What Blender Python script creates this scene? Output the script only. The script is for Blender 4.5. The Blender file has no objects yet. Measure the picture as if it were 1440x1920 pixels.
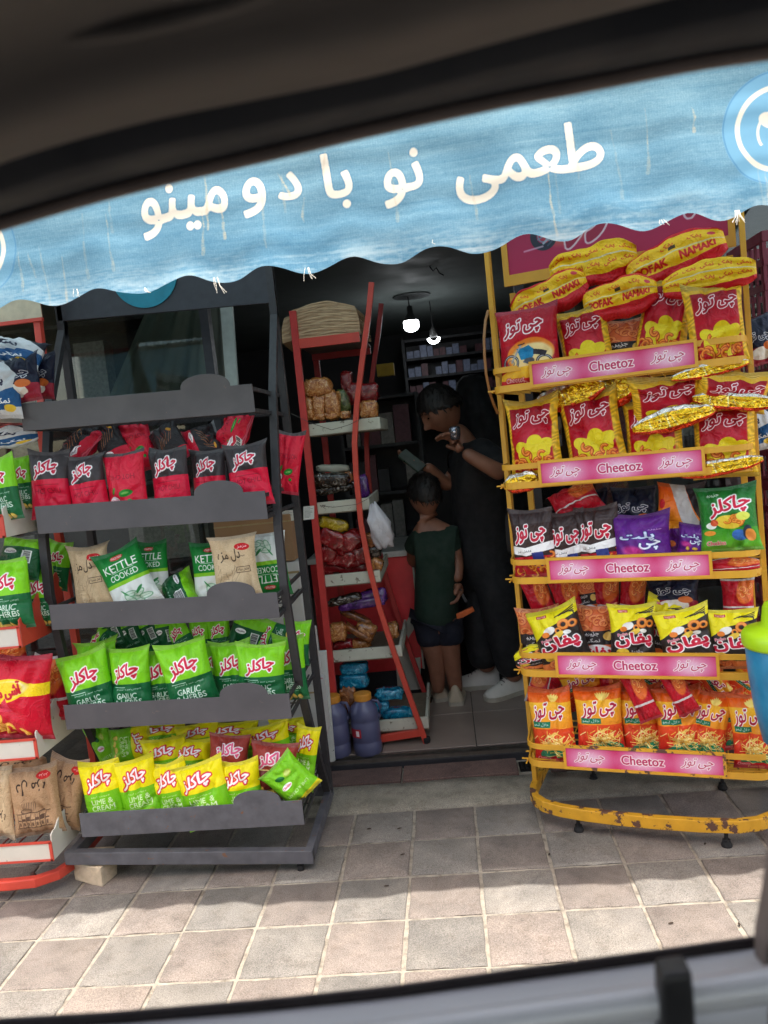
import bpy, math, random
import numpy as np
from mathutils import Vector, Matrix
R = math.radians
rnd = random.Random(7)
col = bpy.context.scene.collection
sc = bpy.context.scene
# ------------------------------------------------------------------ camera
CAM = np.array([.2332, -2.3474, 1.353])
_y, _p, _r = (R(a) for a in (-4.72, 5.03, -6.06))
FPX = 1480.0
cf = np.array([math.sin(_y)*math.cos(_p), math.cos(_y)*math.cos(_p), -math.sin(_p)])
cr = np.cross(cf, [0, 0, 1]); cr /= np.linalg.norm(cr); cu = np.cross(cr, cf)
_c, _s = math.cos(_r), math.sin(_r)
cr, cu = _c*cr+_s*cu, -_s*cr+_c*cu
cam = bpy.data.cameras.new('camera'); cam_o = bpy.data.objects.new('camera', cam); col.objects.link(cam_o)
cam_o.matrix_world = Matrix(((cr[0], cu[0], -cf[0], CAM[0]), (cr[1], cu[1], -cf[1], CAM[1]), (cr[2], cu[2], -cf[2], CAM[2]), (0, 0, 0, 1)))
cam.sensor_fit = 'VERTICAL'; cam.sensor_height = 24.0; cam.lens = FPX/1920*24
cam.clip_start = .02; cam.clip_end = 600
cam.dof.use_dof = True; cam.dof.focus_distance = 2.6; cam.dof.aperture_fstop = cam.lens/4.2
sc.camera = cam_o
# ------------------------------------------------------------------ sky, sun, exposure
SUN_EL, SUN_AZ = 72.3, 3.0          # the sun stands high behind the car, over the street
w = bpy.data.worlds.new('World'); sc.world = w; w.use_nodes = True
nt = w.node_tree; nt.nodes.clear()
sky = nt.nodes.new('ShaderNodeTexSky'); sky.sky_type = 'NISHITA'; sky.sun_disc = False
sky.sun_elevation = R(SUN_EL); sky.sun_rotation = R(180+SUN_AZ); sky.dust_density = 3.0; sky.air_density = 1.0
bg = nt.nodes.new('ShaderNodeBackground'); bg.inputs[1].default_value = .15
out = nt.nodes.new('ShaderNodeOutputWorld')
tint = nt.nodes.new('ShaderNodeMix'); tint.data_type = 'RGBA'; tint.blend_type = 'MULTIPLY'; tint.inputs[0].default_value = 1; tint.inputs[7].default_value = (1.12, 1.0, .84, 1)   # hazy city sky
nt.links.new(sky.outputs[0], tint.inputs[6]); nt.links.new(tint.outputs[2], bg.inputs[0]); nt.links.new(bg.outputs[0], out.inputs[0])
sun = bpy.data.lights.new('sun', 'SUN'); sun.energy = 2.2; sun.angle = R(.53); sun.color = (1, .95, .88)
sun_o = bpy.data.objects.new('sun', sun); col.objects.link(sun_o)
sun_o.rotation_euler = (R(90-SUN_EL), 0, R(SUN_AZ))
sun_o.location = (0, -6, 12)
vs = sc.view_settings; vs.view_transform = 'Standard'; vs.look = 'None'; vs.gamma = 1; vs.use_curve_mapping = False
vs.exposure = 1.9
sc.cycles.max_bounces = 7; sc.cycles.diffuse_bounces = 5; sc.cycles.transparent_max_bounces = 12
sc.cycles.sample_clamp_indirect = 4.0
try: sc.cycles.use_denoising = True
except Exception: pass

# ------------------------------------------------------------------ pixel helpers (photo pixels, 1440 x 1920)
def ray(px, py): return cf + cr*(px-720)/FPX + cu*(960-py)/FPX
def at(px, py, Y):
    d = ray(px, py); return CAM + d*(Y-CAM[1])/d[1]
def atz(px, py, z):
    d = ray(px, py); return CAM + d*(z-CAM[2])/d[2]
def atx(px, py, x):
    d = ray(px, py); return CAM + d*(x-CAM[0])/d[0]
class Frame:
    """front plane of a rack: origin, s along the front, t backwards"""
    def __init__(s, O, ang):
        a = R(ang); s.ang = a
        s.u = np.array([math.cos(a), -math.sin(a), 0.]); s.v = np.array([math.sin(a), math.cos(a), 0.]); s.O = np.array(O, float)
    def hit(s, px, py, t):
        d = ray(px, py); P = s.O + s.v*t
        k = ((P-CAM)@s.v)/(d@s.v); return CAM + d*k
    def st(s, px, py, t):
        X = s.hit(px, py, t); return float((X-s.O)@s.u), float(X[2])
    def P(s, a, t, z): return s.O + s.u*a + s.v*t + np.array([0, 0, z])
    def scale(s, px, py, t): return float((s.hit(px, py, t)-CAM)@cf)/FPX

# ------------------------------------------------------------------ objects
def tag(o, label=None, cat=None, group=None, kind=None):
    if label: o['label'] = label
    if cat: o['category'] = cat
    if group: o['group'] = group
    if kind: o['kind'] = kind
    return o
def thing(name, label, cat, loc=(0, 0, 0), group=None):
    o = bpy.data.objects.new(name, None); col.objects.link(o); o.location = [float(a) for a in loc]
    o.empty_display_size = .05
    return tag(o, label, cat, group)
def rootloc(o):
    v = Vector((0, 0, 0))
    while o is not None: v += Vector(o.location); o = o.parent
    return np.array(v)
class MB:
    def __init__(s): s.v = []; s.f = []; s.uv = {}
    def add(s, vs, fs):
        n = len(s.v); s.v += [tuple(float(c) for c in p) for p in vs]; s.f += [tuple(i+n for i in f) for f in fs]; return s
    def box(s, a, b, ax=None):
        """corner to corner, or with ax=(origin,u,v,w) axes"""
        x0, y0, z0 = a; x1, y1, z1 = b
        P = [(x0, y0, z0), (x1, y0, z0), (x1, y1, z0), (x0, y1, z0), (x0, y0, z1), (x1, y0, z1), (x1, y1, z1), (x0, y1, z1)]
        if ax is not None: P = [ax.P(p[0], p[1], p[2]) for p in P]
        return s.add(P, [(3, 2, 1, 0), (4, 5, 6, 7), (0, 1, 5, 4), (1, 2, 6, 5), (2, 3, 7, 6), (3, 0, 4, 7)])
    def bar(s, p, q, w, h, up=(0, 0, 1)):
        p = np.array(p, float); q = np.array(q, float); d = q-p; d /= np.linalg.norm(d)
        up = np.array(up, float); a = np.cross(d, up)
        if np.linalg.norm(a) < 1e-4: a = np.cross(d, [1, 0, 0])
        a /= np.linalg.norm(a); b = np.cross(a, d); a = a*w/2; b = b*h/2
        V = [p-a-b, p+a-b, p+a+b, p-a+b, q-a-b, q+a-b, q+a+b, q-a+b]
        return s.add(V, [(3, 2, 1, 0), (4, 5, 6, 7), (0, 1, 5, 4), (1, 2, 6, 5), (2, 3, 7, 6), (3, 0, 4, 7)])
    def sweep(s, pts, prof, up=(0, 0, 1), closed=False, caps=True):
        """prof: list of (a,b) offsets, a sideways, b along up"""
        pts = [np.array(p, float) for p in pts]; n = len(pts); m = len(prof); up = np.array(up, float); V = []
        for i, p in enumerate(pts):
            if closed: d = pts[(i+1) % n]-pts[i-1]
            else: d = pts[min(i+1, n-1)]-pts[max(i-1, 0)]
            d /= np.linalg.norm(d)+1e-9
            a = np.cross(d, up)
            if np.linalg.norm(a) < 1e-3: a = np.cross(d, [1, 0, 0.01])
            a /= np.linalg.norm(a); b = np.cross(a, d)
            V += [p+a*x+b*y for x, y in prof]
        F = []
        for i in range(n if closed else n-1):
            j = (i+1) % n
            for k in range(m): F.append((i*m+k, i*m+(k+1) % m, j*m+(k+1) % m, j*m+k))
        if caps and not closed: F += [tuple(range(m))[::-1], tuple((n-1)*m+k for k in range(m))]
        return s.add(V, F)
    def tube(s, pts, r, n=8, closed=False, up=(0, 0, 1)):
        return s.sweep(pts, [(r*math.cos(2*math.pi*k/n), r*math.sin(2*math.pi*k/n)) for k in range(n)], up, closed)
    def lathe(s, prof, c, n=20, axis=2):
        V = []; F = []
        for r, z in prof:
            for k in range(n):
                a = 2*math.pi*k/n; V.append((c[0]+r*math.cos(a), c[1]+r*math.sin(a), c[2]+z))
        m = len(prof)
        for i in range(m-1):
            for k in range(n): F.append((i*n+k, i*n+(k+1) % n, (i+1)*n+(k+1) % n, (i+1)*n+k))
        F += [tuple(range(n))[::-1], tuple((m-1)*n+k for k in range(n))]
        return s.add(V, F)
    def prism(s, poly, d):
        """poly: 3D points of one face, d: extrusion vector"""
        n = len(poly); d = np.array(d, float); P = [np.array(p, float) for p in poly]
        return s.add(P+[p+d for p in P], [tuple(range(n)), tuple(range(2*n-1, n-1, -1))]+[(i, i+n, (i+1) % n+n, (i+1) % n) for i in range(n)])
    def grid(s, G, flip=False):
        h, w_ = len(G), len(G[0]); V = [p for r_ in G for p in r_]
        F = [(i*w_+j, i*w_+j+1, (i+1)*w_+j+1, (i+1)*w_+j) for i in range(h-1) for j in range(w_-1)]
        if flip: F = [f[::-1] for f in F]
        return s.add(V, F)
    def build(s, name, m, parent=None, smooth=False, bevel=0, fix=True, seg=2):
        me = bpy.data.meshes.new(name); L = rootloc(parent) if parent is not None else np.zeros(3)
        me.from_pydata([tuple(np.array(p)-L) for p in s.v], [], s.f)
        if fix:
            import bmesh
            b = bmesh.new(); b.from_mesh(me); bmesh.ops.recalc_face_normals(b, faces=b.faces); b.to_mesh(me); b.free()
        if smooth: me.polygons.foreach_set('use_smooth', [True]*len(me.polygons))
        me.materials.append(m); me.update()
        o = bpy.data.objects.new(name, me); col.objects.link(o)
        if parent is not None: o.parent = parent
        if bevel:
            md = o.modifiers.new('bevel', 'BEVEL'); md.width = bevel; md.segments = seg; md.limit_method = 'ANGLE'; md.angle_limit = R(40)
        return o
def single(o, label, cat, group=None): return tag(o, label, cat, group)
def recenter(o):
    """move a top-level mesh's origin to the middle of its base"""
    V = np.array([v.co for v in o.data.vertices]); c = (V.min(0)+V.max(0))/2; c[2] = V[:, 2].min()
    o.data.transform(Matrix.Translation(-Vector(c))); o.location = c; return o

# ------------------------------------------------------------------ materials
def s2l(c): return tuple(((x/255)/12.92 if x/255 <= .04045 else ((x/255+.055)/1.055)**2.4) for x in c[:3])
class NM:
    def __init__(s, name):
        s.m = bpy.data.materials.new(name); s.m.use_nodes = True; s.t = s.m.node_tree; s.b = s.t.nodes['Principled BSDF']
    def n(s, typ, **k):
        x = s.t.nodes.new(typ)
        for a, b in k.items():
            if isinstance(b, tuple) and a.startswith('i_'): pass
            if a.startswith('i_'): x.inputs[a[2:].replace('_', ' ')].default_value = b
            else: setattr(x, a, b)
        return x
    def l(s, a, b): s.t.links.new(a, b)
    def pos(s): return s.n('ShaderNodeNewGeometry').outputs['Position']
    def noise(s, sc_, det=3, rough=.55, vec=None, dist=0):
        x = s.n('ShaderNodeTexNoise'); x.inputs['Scale'].default_value = sc_; x.inputs['Detail'].default_value = det
        x.inputs['Roughness'].default_value = rough; x.inputs['Distortion'].default_value = dist
        s.l(vec if vec is not None else s.pos(), x.inputs['Vector']); return x.outputs['Fac']
    def ramp(s, f, stops):
        x = s.n('ShaderNodeValToRGB'); e = x.color_ramp.elements
        while len(e) < len(stops): e.new(.5)
        for i, (p, c) in enumerate(stops): e[i].position = p; e[i].color = (*c, 1) if len(c) == 3 else c
        s.l(f, x.inputs[0]); return x.outputs[0]
    def mix(s, f, a, b, mode='MIX'):
        x = s.n('ShaderNodeMix', data_type='RGBA', blend_type=mode)
        for v, i in ((f, 0), (a, 6), (b, 7)):
            if hasattr(v, 'links') or hasattr(v, 'is_linked'): s.l(v, x.inputs[i])
            else: x.inputs[i].default_value = v if i == 0 else ((*v, 1) if len(v) == 3 else v)
        return x.outputs[2]
    def bump(s, h, st=.3, dist=.002, nrm=None):
        x = s.n('ShaderNodeBump'); x.inputs['Strength'].default_value = st; x.inputs['Distance'].default_value = dist
        s.l(h, x.inputs['Height'])
        if nrm is not None: s.l(nrm, x.inputs['Normal'])
        s.l(x.outputs[0], s.b.inputs['Normal']); return x.outputs[0]
    def set(s, **k):
        for a, b in k.items():
            i = s.b.inputs[a.replace('_', ' ')]
            if hasattr(b, 'is_linked'): s.l(b, i)
            else: i.default_value = (*b, 1) if isinstance(b, tuple) and len(b) == 3 else b
        return s
_mc = {}
def pm(name, c, rough=.5, metal=0, var=.12, scale=30, bump=.15, bs=200, wear=None, wearamt=.5, wscale=18, coat=0, dist=.0006):
    """painted / plain material: sRGB colour, blotches, optional worn colour"""
    if name in _mc: return _mc[name]
    q = NM(name); c = s2l(c); f = q.noise(scale, 4)
    a = tuple(x*(1-var) for x in c); b = tuple(min(1, x*(1+var)) for x in c)
    cc = q.ramp(f, [(.3, a), (.7, b)])
    rr = q.ramp(q.noise(scale*1.7, 3), [(.3, (rough*.8,)*3), (.7, (min(1, rough*1.2),)*3)])
    if wear:
        wf = q.ramp(q.noise(wscale, 6, .65), [(wearamt, (0, 0, 0)), (wearamt+.03, (1, 1, 1))])
        cc = q.mix(wf, cc, s2l(wear)); rr = q.mix(wf, rr, (.85, .85, .85))
    q.set(Base_Color=cc, Roughness=rr, Metallic=metal)
    if coat: q.set(Coat_Weight=coat)
    if bump: q.bump(q.noise(bs, 4), bump, dist)
    _mc[name] = q.m; return q.m
# ------------------------------------------------------------------ flat prints, painted here in memory
_gc = {}
def glyphs(s_):
    if s_ in _gc: return _gc[s_]
    c = bpy.data.curves.new('print_text', 'FONT'); c.body = s_; c.resolution_u = 3
    o = bpy.data.objects.new('print_text', c); me = o.to_mesh(); me.calc_loop_triangles()
    V = np.array([v.co[:2] for v in me.vertices]); T = np.array([t.vertices[:] for t in me.loop_triangles])
    o.to_mesh_clear(); bpy.data.objects.remove(o); bpy.data.curves.remove(c)
    V = V-V.min(0); _gc[s_] = (V, T); return _gc[s_]
def dil(m, r):
    if r <= 0: return m
    o = m.copy(); k = int(math.ceil(r)); h, w_ = m.shape
    P = np.pad(m, k)
    for dy in range(-k, k+1):
        for dx in range(-k, k+1):
            d = math.hypot(dx, dy)
            if d <= r+.5 and (dx or dy):
                wt = min(1, r+.5-d); o = np.maximum(o, wt*P[k+dy:k+dy+h, k+dx:k+dx+w_])
    return o
class Cv:
    def __init__(s, w_, h, c):
        s.w, s.h = w_, h; s.a = np.ones((h, w_, 3))*np.array(c, float)
        s.Y, s.X = np.mgrid[0:h, 0:w_]+.5
    def put(s, m, c): m = np.clip(m, 0, 1)[..., None]; s.a = s.a*(1-m)+np.array(c, float)*m
    def rect(s, x0, y0, x1, y1, c, soft=.5): s.put(np.clip((s.X-x0)/soft/2+.5, 0, 1)*np.clip((x1-s.X)/soft/2+.5, 0, 1)*np.clip((s.Y-y0)/soft/2+.5, 0, 1)*np.clip((y1-s.Y)/soft/2+.5, 0, 1), c)
    def vgrad(s, y0, y1, c0, c1):
        f = np.clip((s.Y-y0)/(y1-y0), 0, 1)[..., None]; m = ((s.Y >= y0) & (s.Y <= y1))[..., None]
        s.a = np.where(m, np.array(c0)*(1-f)+np.array(c1)*f, s.a)
    def ell(s, cx, cy, rx, ry, c, ang=0, soft=1.0, al=1):
        a = R(ang); dx = s.X-cx; dy = s.Y-cy; x = dx*math.cos(a)+dy*math.sin(a); y = -dx*math.sin(a)+dy*math.cos(a)
        d = (1-np.sqrt((x/rx)**2+(y/ry)**2))*min(rx, ry); s.put(al*np.clip(d/soft+.5, 0, 1), c)
    def ring(s, cx, cy, r, wd, c, a0=0, a1=360, sq=1, rot=0):
        dx = s.X-cx; dy = (s.Y-cy)/sq; d = np.abs(np.hypot(dx, dy)-r); m = np.clip((wd/2-d)+.5, 0, 1)
        if a1-a0 < 360: an = (np.degrees(np.arctan2(dy, dx))-rot) % 360; m = m*((an >= a0) & (an <= a1))
        s.put(m, c)
    def line(s, x0, y0, x1, y1, wd, c, al=1):
        dx, dy = x1-x0, y1-y0; L = dx*dx+dy*dy+1e-9; t = np.clip(((s.X-x0)*dx+(s.Y-y0)*dy)/L, 0, 1)
        d = np.hypot(s.X-x0-t*dx, s.Y-y0-t*dy); s.put(al*np.clip(wd/2-d+.5, 0, 1), c)
    def poly(s, pts, c):
        m = np.zeros((s.h, s.w), bool); n = len(pts)
        for i in range(n):
            x0, y0 = pts[i]; x1, y1 = pts[(i+1) % n]
            if y0 == y1: continue
            k = (s.Y >= min(y0, y1)) & (s.Y < max(y0, y1)); xi = x0+(s.Y-y0)*(x1-x0)/(y1-y0); m ^= k & (s.X < xi)
        s.put(m.astype(float), c)
    def textmask(s, st_, cx, cy, w_=None, h=None, ang=0, shear=0, arc=0):
        V, T = glyphs(st_); W, H = V.max(0)
        k = (w_/W) if w_ else h/H; ky = (h/H) if h else k
        P = (V-[W/2, H/2])*[k, ky]; P[:, 0] += shear*P[:, 1]
        if arc: P[:, 1] += arc*(P[:, 0]**2)/(W*k)
        a = R(ang); P = P@np.array([[math.cos(a), math.sin(a)], [-math.sin(a), math.cos(a)]])
        P = np.c_[cx+P[:, 0], cy-P[:, 1]]*2; M = np.zeros((s.h*2, s.w*2), bool)
        for t in T:
            A, B, C = P[t]; x0 = int(max(0, min(A[0], B[0], C[0]))); x1 = int(min(s.w*2, max(A[0], B[0], C[0])+2)); y0 = int(max(0, min(A[1], B[1], C[1]))); y1 = int(min(s.h*2, max(A[1], B[1], C[1])+2))
            if x1 <= x0 or y1 <= y0: continue
            ys = (np.arange(y0, y1)+.5)[:, None]; xs = (np.arange(x0, x1)+.5)[None]
            e = [(q[0]-p[0])*(ys-p[1])-(q[1]-p[1])*(xs-p[0]) for p, q in ((A, B), (B, C), (C, A))]
            M[y0:y1, x0:x1] |= ((e[0] >= 0) & (e[1] >= 0) & (e[2] >= 0)) | ((e[0] <= 0) & (e[1] <= 0) & (e[2] <= 0))
        return M.reshape(s.h, 2, s.w, 2).mean((1, 3))
    def text(s, st_, cx, cy, w_=None, h=None, c=(255, 255, 255), ang=0, shear=0, bold=0, outs=(), al=1, arc=0):
        m = s.textmask(st_, cx, cy, w_, h, ang, shear, arc); m = dil(m, bold)
        for oc, r in outs[::-1]: s.put(dil(m, r), oc)
        s.put(m*al, c)
    def speck(s, seed, amt, sc_=1):
        g = np.random.default_rng(seed); n = g.normal(0, amt, (s.h//sc_+1, s.w//sc_+1)); n = np.kron(n, np.ones((sc_, sc_)))[:s.h, :s.w]; s.a = s.a+n[..., None]
    def img(s, name):
        im = bpy.data.images.new(name, s.w, s.h); A = np.ones((s.h, s.w, 4), np.float32); A[..., :3] = np.clip(s.a[::-1]/255, 0, 1)
        im.pixels.foreach_set(A.ravel()); im.pack(); return im
# Arabic letters in joined presentation forms, laid out left to right
A_CHAK = '\ufeb0\ufee0\ufb90\ufe8e\ufb7c'
A_CHEE = '\ufeaf\ufeee\ufe97 \ufbfd\ufb7c'
A_PUF = '\ufee5\ufe8e\ufed4\ufb58'
A_POFAK = '\ufb8f\ufed4\ufb58'
A_NAMAKI = '\ufbfd\ufb91\ufee4\ufee7'
A_DEL = '\u0647\ufeb0\ufee3 \ufedd\ufea9'
A_PLT = '\ufe96\ufee0\ufb58 \ufbfd\ufb7c'
A_ASHI = '\ufbfd\ufeb8\ufee3 \ufbfd\ufeb7\ufe81'
A_SIR = '\ufeee\ufea0\ufbff\ufeb0\ufe92\ufeb3 \ufeed \ufeae\ufbff\ufeb3 \ufeb2\ufb59\ufbff\ufb7c'
A_LIMO = '\ufeee\ufee4\ufbff\ufedf \ufeb2\ufb59\ufbff\ufb7c'
A_JAZ = '\ufbff\ufeae\ufbff\ufeb0\ufe9f'
A_FEL = '\ufeb0\ufbff\ufe97 \ufedd\ufed4\ufee0\ufed3'
A_AWN = ['\ufbfd\ufee4\ufecc\ufec3', '\ufeee\ufee7', '\ufe8e\ufe91', '\ufeee\ufee8\ufbff\ufee3\ufeed\ufea9']
WH = (250, 246, 245); RED = (206, 28, 62)
W_, H_ = 160, 232
def g_(seed): return np.random.default_rng(seed)
def chaklogo(c, cx, cy, w_=112, fill=RED, out1=WH, out2=None, ang=14):
    outs = [(out1, 5)]
    if out2: outs.append((out2, 7.5))
    m = c.textmask(A_CHAK, cx, cy, w_*.95, w_*.52, ang, .25); m = dil(m, 2.2)
    for oc, r in outs[::-1]: c.put(dil(m, r), oc)
    c.put(m, fill)
def cheelogo(c, cx, cy, w_=120, fill=(160, 20, 48), out1=WH, ang=8, bold=2.0, ow=4, h=None):
    m = c.textmask(A_CHEE, cx, cy, w_, h or w_*.46, ang, .28); m = dil(m, bold); c.put(dil(m, ow), out1); c.put(m, fill)
def crispy(c, pts, base, dark, seed=1):
    g = g_(seed)
    for x, y, r in pts:
        a = g.uniform(0, 180); c.ell(x, y, r*1.05, r*.75, dark, a); c.ell(x-1, y-1.5, r*.95, r*.66, base, a)
        c.ell(x-r*.2, y-r*.2, r*.4, r*.2, tuple(min(255, v+30) for v in base), a, 4)
def puffs(c, seed, x0, y0, x1, y1, n, r=(8, 13), colr=(232, 120, 40), dk=(170, 60, 20)):
    g = g_(seed)
    for _ in range(n):
        x, y, rr, a = g.uniform(x0, x1), g.uniform(y0, y1), g.uniform(*r), g.uniform(0, 360)
        c.ring(x, y, rr, rr*.95, dk, 0, 230, 1, a); c.ring(x-.5, y-.5, rr, rr*.62, colr, 5, 225, 1, a); c.ring(x-1, y-1, rr+1, rr*.18, (250, 170, 80), 20, 200, 1, a)
def seals(c, ctop, cbot=None, n=9):
    c.rect(0, 0, c.w, n, ctop); c.rect(0, c.h-n, c.w, c.h, cbot or ctop)
    for y in list(range(1, n, 3))+list(range(c.h-n+1, c.h, 3)): c.rect(0, y, c.w, y+1, (20, 20, 20), .5) if False else None
def d_chili():
    c = Cv(W_, H_, (62, 56, 58)); c.rect(0, 100, W_, H_, (218, 28, 62)); chaklogo(c, 78, 62, 100)
    c.text('HOT CHILI', 84, 140, 104, 17, (150, 12, 40), bold=.6); c.rect(30, 118, 130, 120, (150, 14, 40)); c.text(A_FEL, 80, 165, 70, 9, (165, 18, 44))
    c.ell(90, 205, 34, 9, (60, 130, 40), 5); c.ell(60, 210, 24, 10, (190, 30, 30), -20); return c
def d_chiliblack():
    c = Cv(W_, H_, (44, 38, 40)); c.rect(0, 176, W_, H_, (206, 28, 56)); c.rect(0, 0, W_, 14, (110, 106, 108)); c.ell(120, 60, 12, 8, (214, 150, 40), 20)
    for i in range(6): c.line(30+i*16, 150-i*6, 60+i*14, 90-i*4, 1.6, (214, 130, 80)); c.line(60+i*14, 90-i*4, 50+i*16, 60, 1.4, (200, 60, 60))
    c.ell(52, 190, 24, 13, WH, 6); c.text('Chuckles', 52, 190, 38, 10, (60, 40, 50), ang=-6, bold=.6); return c
def d_chiliback():
    c = Cv(W_, H_, (214, 30, 58)); c.ell(96, 150, 26, 12, (40, 140, 50), -10); c.ell(96, 150, 15, 4, (120, 190, 90), -10); c.ell(112, 178, 9, 6, (40, 150, 50)); c.ell(48, 140, 5, 14, (70, 140, 50), 20)
    c.ell(40, 170, 22, 13, WH, 5); c.text('Chuckles', 40, 170, 34, 9, RED, ang=5, bold=.6)
    c.rect(14, 198, 66, 222, (235, 232, 225)); 
    for i in range(16): c.rect(18+i*3, 201, 19.2+i*3+(i % 3)*.6, 218, (30, 30, 30), .3)
    c.text('HOT CHILI', 84, 92, 104, 17, (150, 12, 40), ang=180, bold=.6); c.rect(0, 0, W_, 12, (70, 60, 62)); return c
def d_garlic():
    c = Cv(W_, H_, (128, 206, 28)); c.rect(0, 118, W_, H_, (22, 98, 54)); chaklogo(c, 80, 80, 102)
    c.rect(26, 128, 76, 130, (190, 225, 200)); c.text(A_SIR, 84, 136, 96, 9, (235, 245, 235), bold=.2); c.text('GARLIC', 78, 158, 78, 19, (232, 242, 228), bold=1); c.text('& HERBS', 80, 180, 100, 19, (232, 242, 228), bold=1)
    c.text('Flavored Potato Chips', 80, 196, 70, 5, (215, 235, 215)); crispy(c, [(40, 216, 13), (64, 222, 13), (90, 217, 14), (118, 220, 12)], (228, 198, 92), (170, 130, 50)); return c
def d_garlicback():
    c = Cv(W_, H_, (20, 84, 46)); c.rect(0, 0, W_, 62, (126, 200, 30)); c.ell(46, 90, 26, 15, WH, -8); c.text('Chuckles', 46, 90, 40, 10, (60, 40, 50), ang=8, bold=.7)
    c.rect(96, 80, 136, 150, (232, 236, 230))
    for i in range(20): c.rect(100, 83+i*3.2, 132, 84.4+i*3.2+(i % 3)*.5, (30, 30, 30), .3)
    c.text('GARLIC & HERBS', 80, 175, 110, 11, (200, 225, 205), ang=0, bold=.4); c.ell(50, 205, 36, 9, (40, 130, 60), 15); return c
def d_lime():
    c = Cv(W_, H_, (240, 226, 12)); c.rect(0, 98, W_, H_, (120, 196, 26)); chaklogo(c, 80, 60, 100, WH, (214, 34, 60), None)
    m = c.textmask(A_CHAK, 80, 60, 95, 52, 14, .25); c.put(dil(m, 1.4), WH)
    c.text(A_LIMO, 80, 110, 76, 8, (240, 250, 225)); c.text('LIME &', 84, 128, 84, 17, (222, 242, 196), bold=1.1); c.text('CREAM', 84, 149, 90, 17, (222, 242, 196), bold=1.1); c.rect(34, 161, 130, 162, (220, 240, 200))
    crispy(c, [(40, 186, 14), (66, 196, 14), (96, 190, 15), (122, 200, 12)], (230, 204, 96), (176, 140, 50)); c.ell(120, 180, 12, 11, (160, 205, 60)); return c
def d_limeback():
    c = Cv(W_, H_, (124, 200, 34)); c.ell(100, 70, 20, 18, (170, 210, 60)); c.ell(100, 70, 14, 12, (205, 226, 120)); c.ell(58, 70, 22, 12, (30, 110, 50), 30)
    c.ell(60, 120, 26, 14, WH, 0); c.text('Chuckles', 60, 120, 42, 11, RED, bold=.8); c.text('LIME & CREAM', 84, 168, 110, 15, (200, 234, 170), ang=180, bold=.8); c.rect(0, 208, W_, H_, (232, 222, 30)); return c
def d_kettle():
    c = Cv(W_, H_, (24, 132, 52)); c.vgrad(0, 60, (14, 100, 40), (26, 138, 56)); c.rect(0, 116, W_, 130, (134, 196, 40)); c.rect(0, 130, W_, H_, (224, 228, 222))
    c.ell(82, 30, 24, 9, (190, 60, 50)); c.text('mazmaz', 82, 30, 38, 8, WH, bold=.5); c.text('KETTLE', 82, 62, 124, 28, WH, bold=1); c.rect(40, 79, 130, 80.5, WH); c.text('COOKED', 84, 97, 108, 22, WH, bold=.8)
    for i, (x, y, a) in enumerate([(80, 170, 10), (104, 178, -20), (92, 196, 30), (120, 196, 5), (70, 188, 60)]): c.ell(x, y, 24, 11, (120, 168, 132), a); c.ell(x, y, 20, 8, (206, 222, 204), a); c.line(x-16, y, x+16, y, 1, (90, 140, 100))
    c.ell(112, 166, 18, 5, (50, 130, 70), -40); c.ell(60, 160, 16, 3, (60, 140, 80), 50); return c
def d_kraft():
    c = Cv(W_, H_, (203, 178, 142)); c.speck(3, 5, 2); c.ell(120, 46, 26, 13, (196, 34, 40), 8); c.text('\ufeb0\ufee3\ufeb0\ufee3', 120, 46, 34, 12, WH, bold=.6)
    c.text(A_DEL, 70, 74, 84, 46, (48, 38, 32), ang=0, bold=.9); c.text(A_LIMO, 112, 78, 34, 10, (70, 58, 48)); 
    for i in range(26):
        g = g_(i); x, y = g.uniform(16, 90), g.uniform(120, 215); L = g.uniform(10, 34); a = g.choice([0, 90, 60]); c.line(x, y, x+L*math.cos(R(a)), y-L*math.sin(R(a)), 1.1, (120, 98, 74), .8)
    c.rect(92, 118, 142, 140, (80, 62, 48)); c.rect(94, 120, 140, 138, (203, 178, 142)); c.text('\u0647\ufe8e\ufbff\ufeb3 \ufedd\ufed4\ufee0\ufed3', 117, 129, 40, 12, (60, 46, 36), bold=.3); return c
def d_kraftbuild():
    c = Cv(W_, H_, (172, 138, 104)); c.speck(4, 6, 2); D = (92, 70, 56)
    for i in range(7): c.rect(22+i*15, 150, 24+i*15, 196, D); c.rect(24+i*15, 168-(i % 3)*5, 36+i*15, 172, D); c.rect(26+i*15, 178, 32+i*15, 190, (110, 86, 68))
    c.rect(18, 196, 132, 199, D); c.rect(18, 146, 132, 149, D); c.ell(56, 140, 20, 8, D); c.ell(56, 140, 17, 6, (160, 128, 98))
    for i in range(9): c.rect(44+i*5, 112, 46+i*5, 140, (110, 86, 68))
    for i in range(24): g = g_(40+i); x, y = g.uniform(14, 140), g.uniform(96, 215); c.line(x, y, x+g.uniform(-14, 14), y+g.uniform(-9, 9), 1, D, .7)
    c.text(A_DEL, 78, 62, 96, 50, (44, 34, 30), ang=180, bold=1); c.ell(122, 30, 24, 13, (196, 40, 40)); c.text('\ufeb0\ufee3\ufeb0\ufee3', 122, 30, 32, 12, (240, 200, 190), ang=180, bold=.4); return c
def d_brick():
    c = Cv(W_, H_, (164, 62, 52)); chaklogo(c, 84, 66, 114, (236, 96, 140), WH, (150, 30, 40)); c.rect(0, 112, W_, H_, (112, 40, 34)); c.rect(0, 108, W_, 112, (226, 206, 130)); c.text(A_LIMO, 82, 136, 100, 16, (232, 214, 180), bold=.5)
    crispy(c, [(50, 190, 16), (84, 196, 16), (112, 188, 14)], (222, 180, 80), (150, 90, 40)); return c
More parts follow.
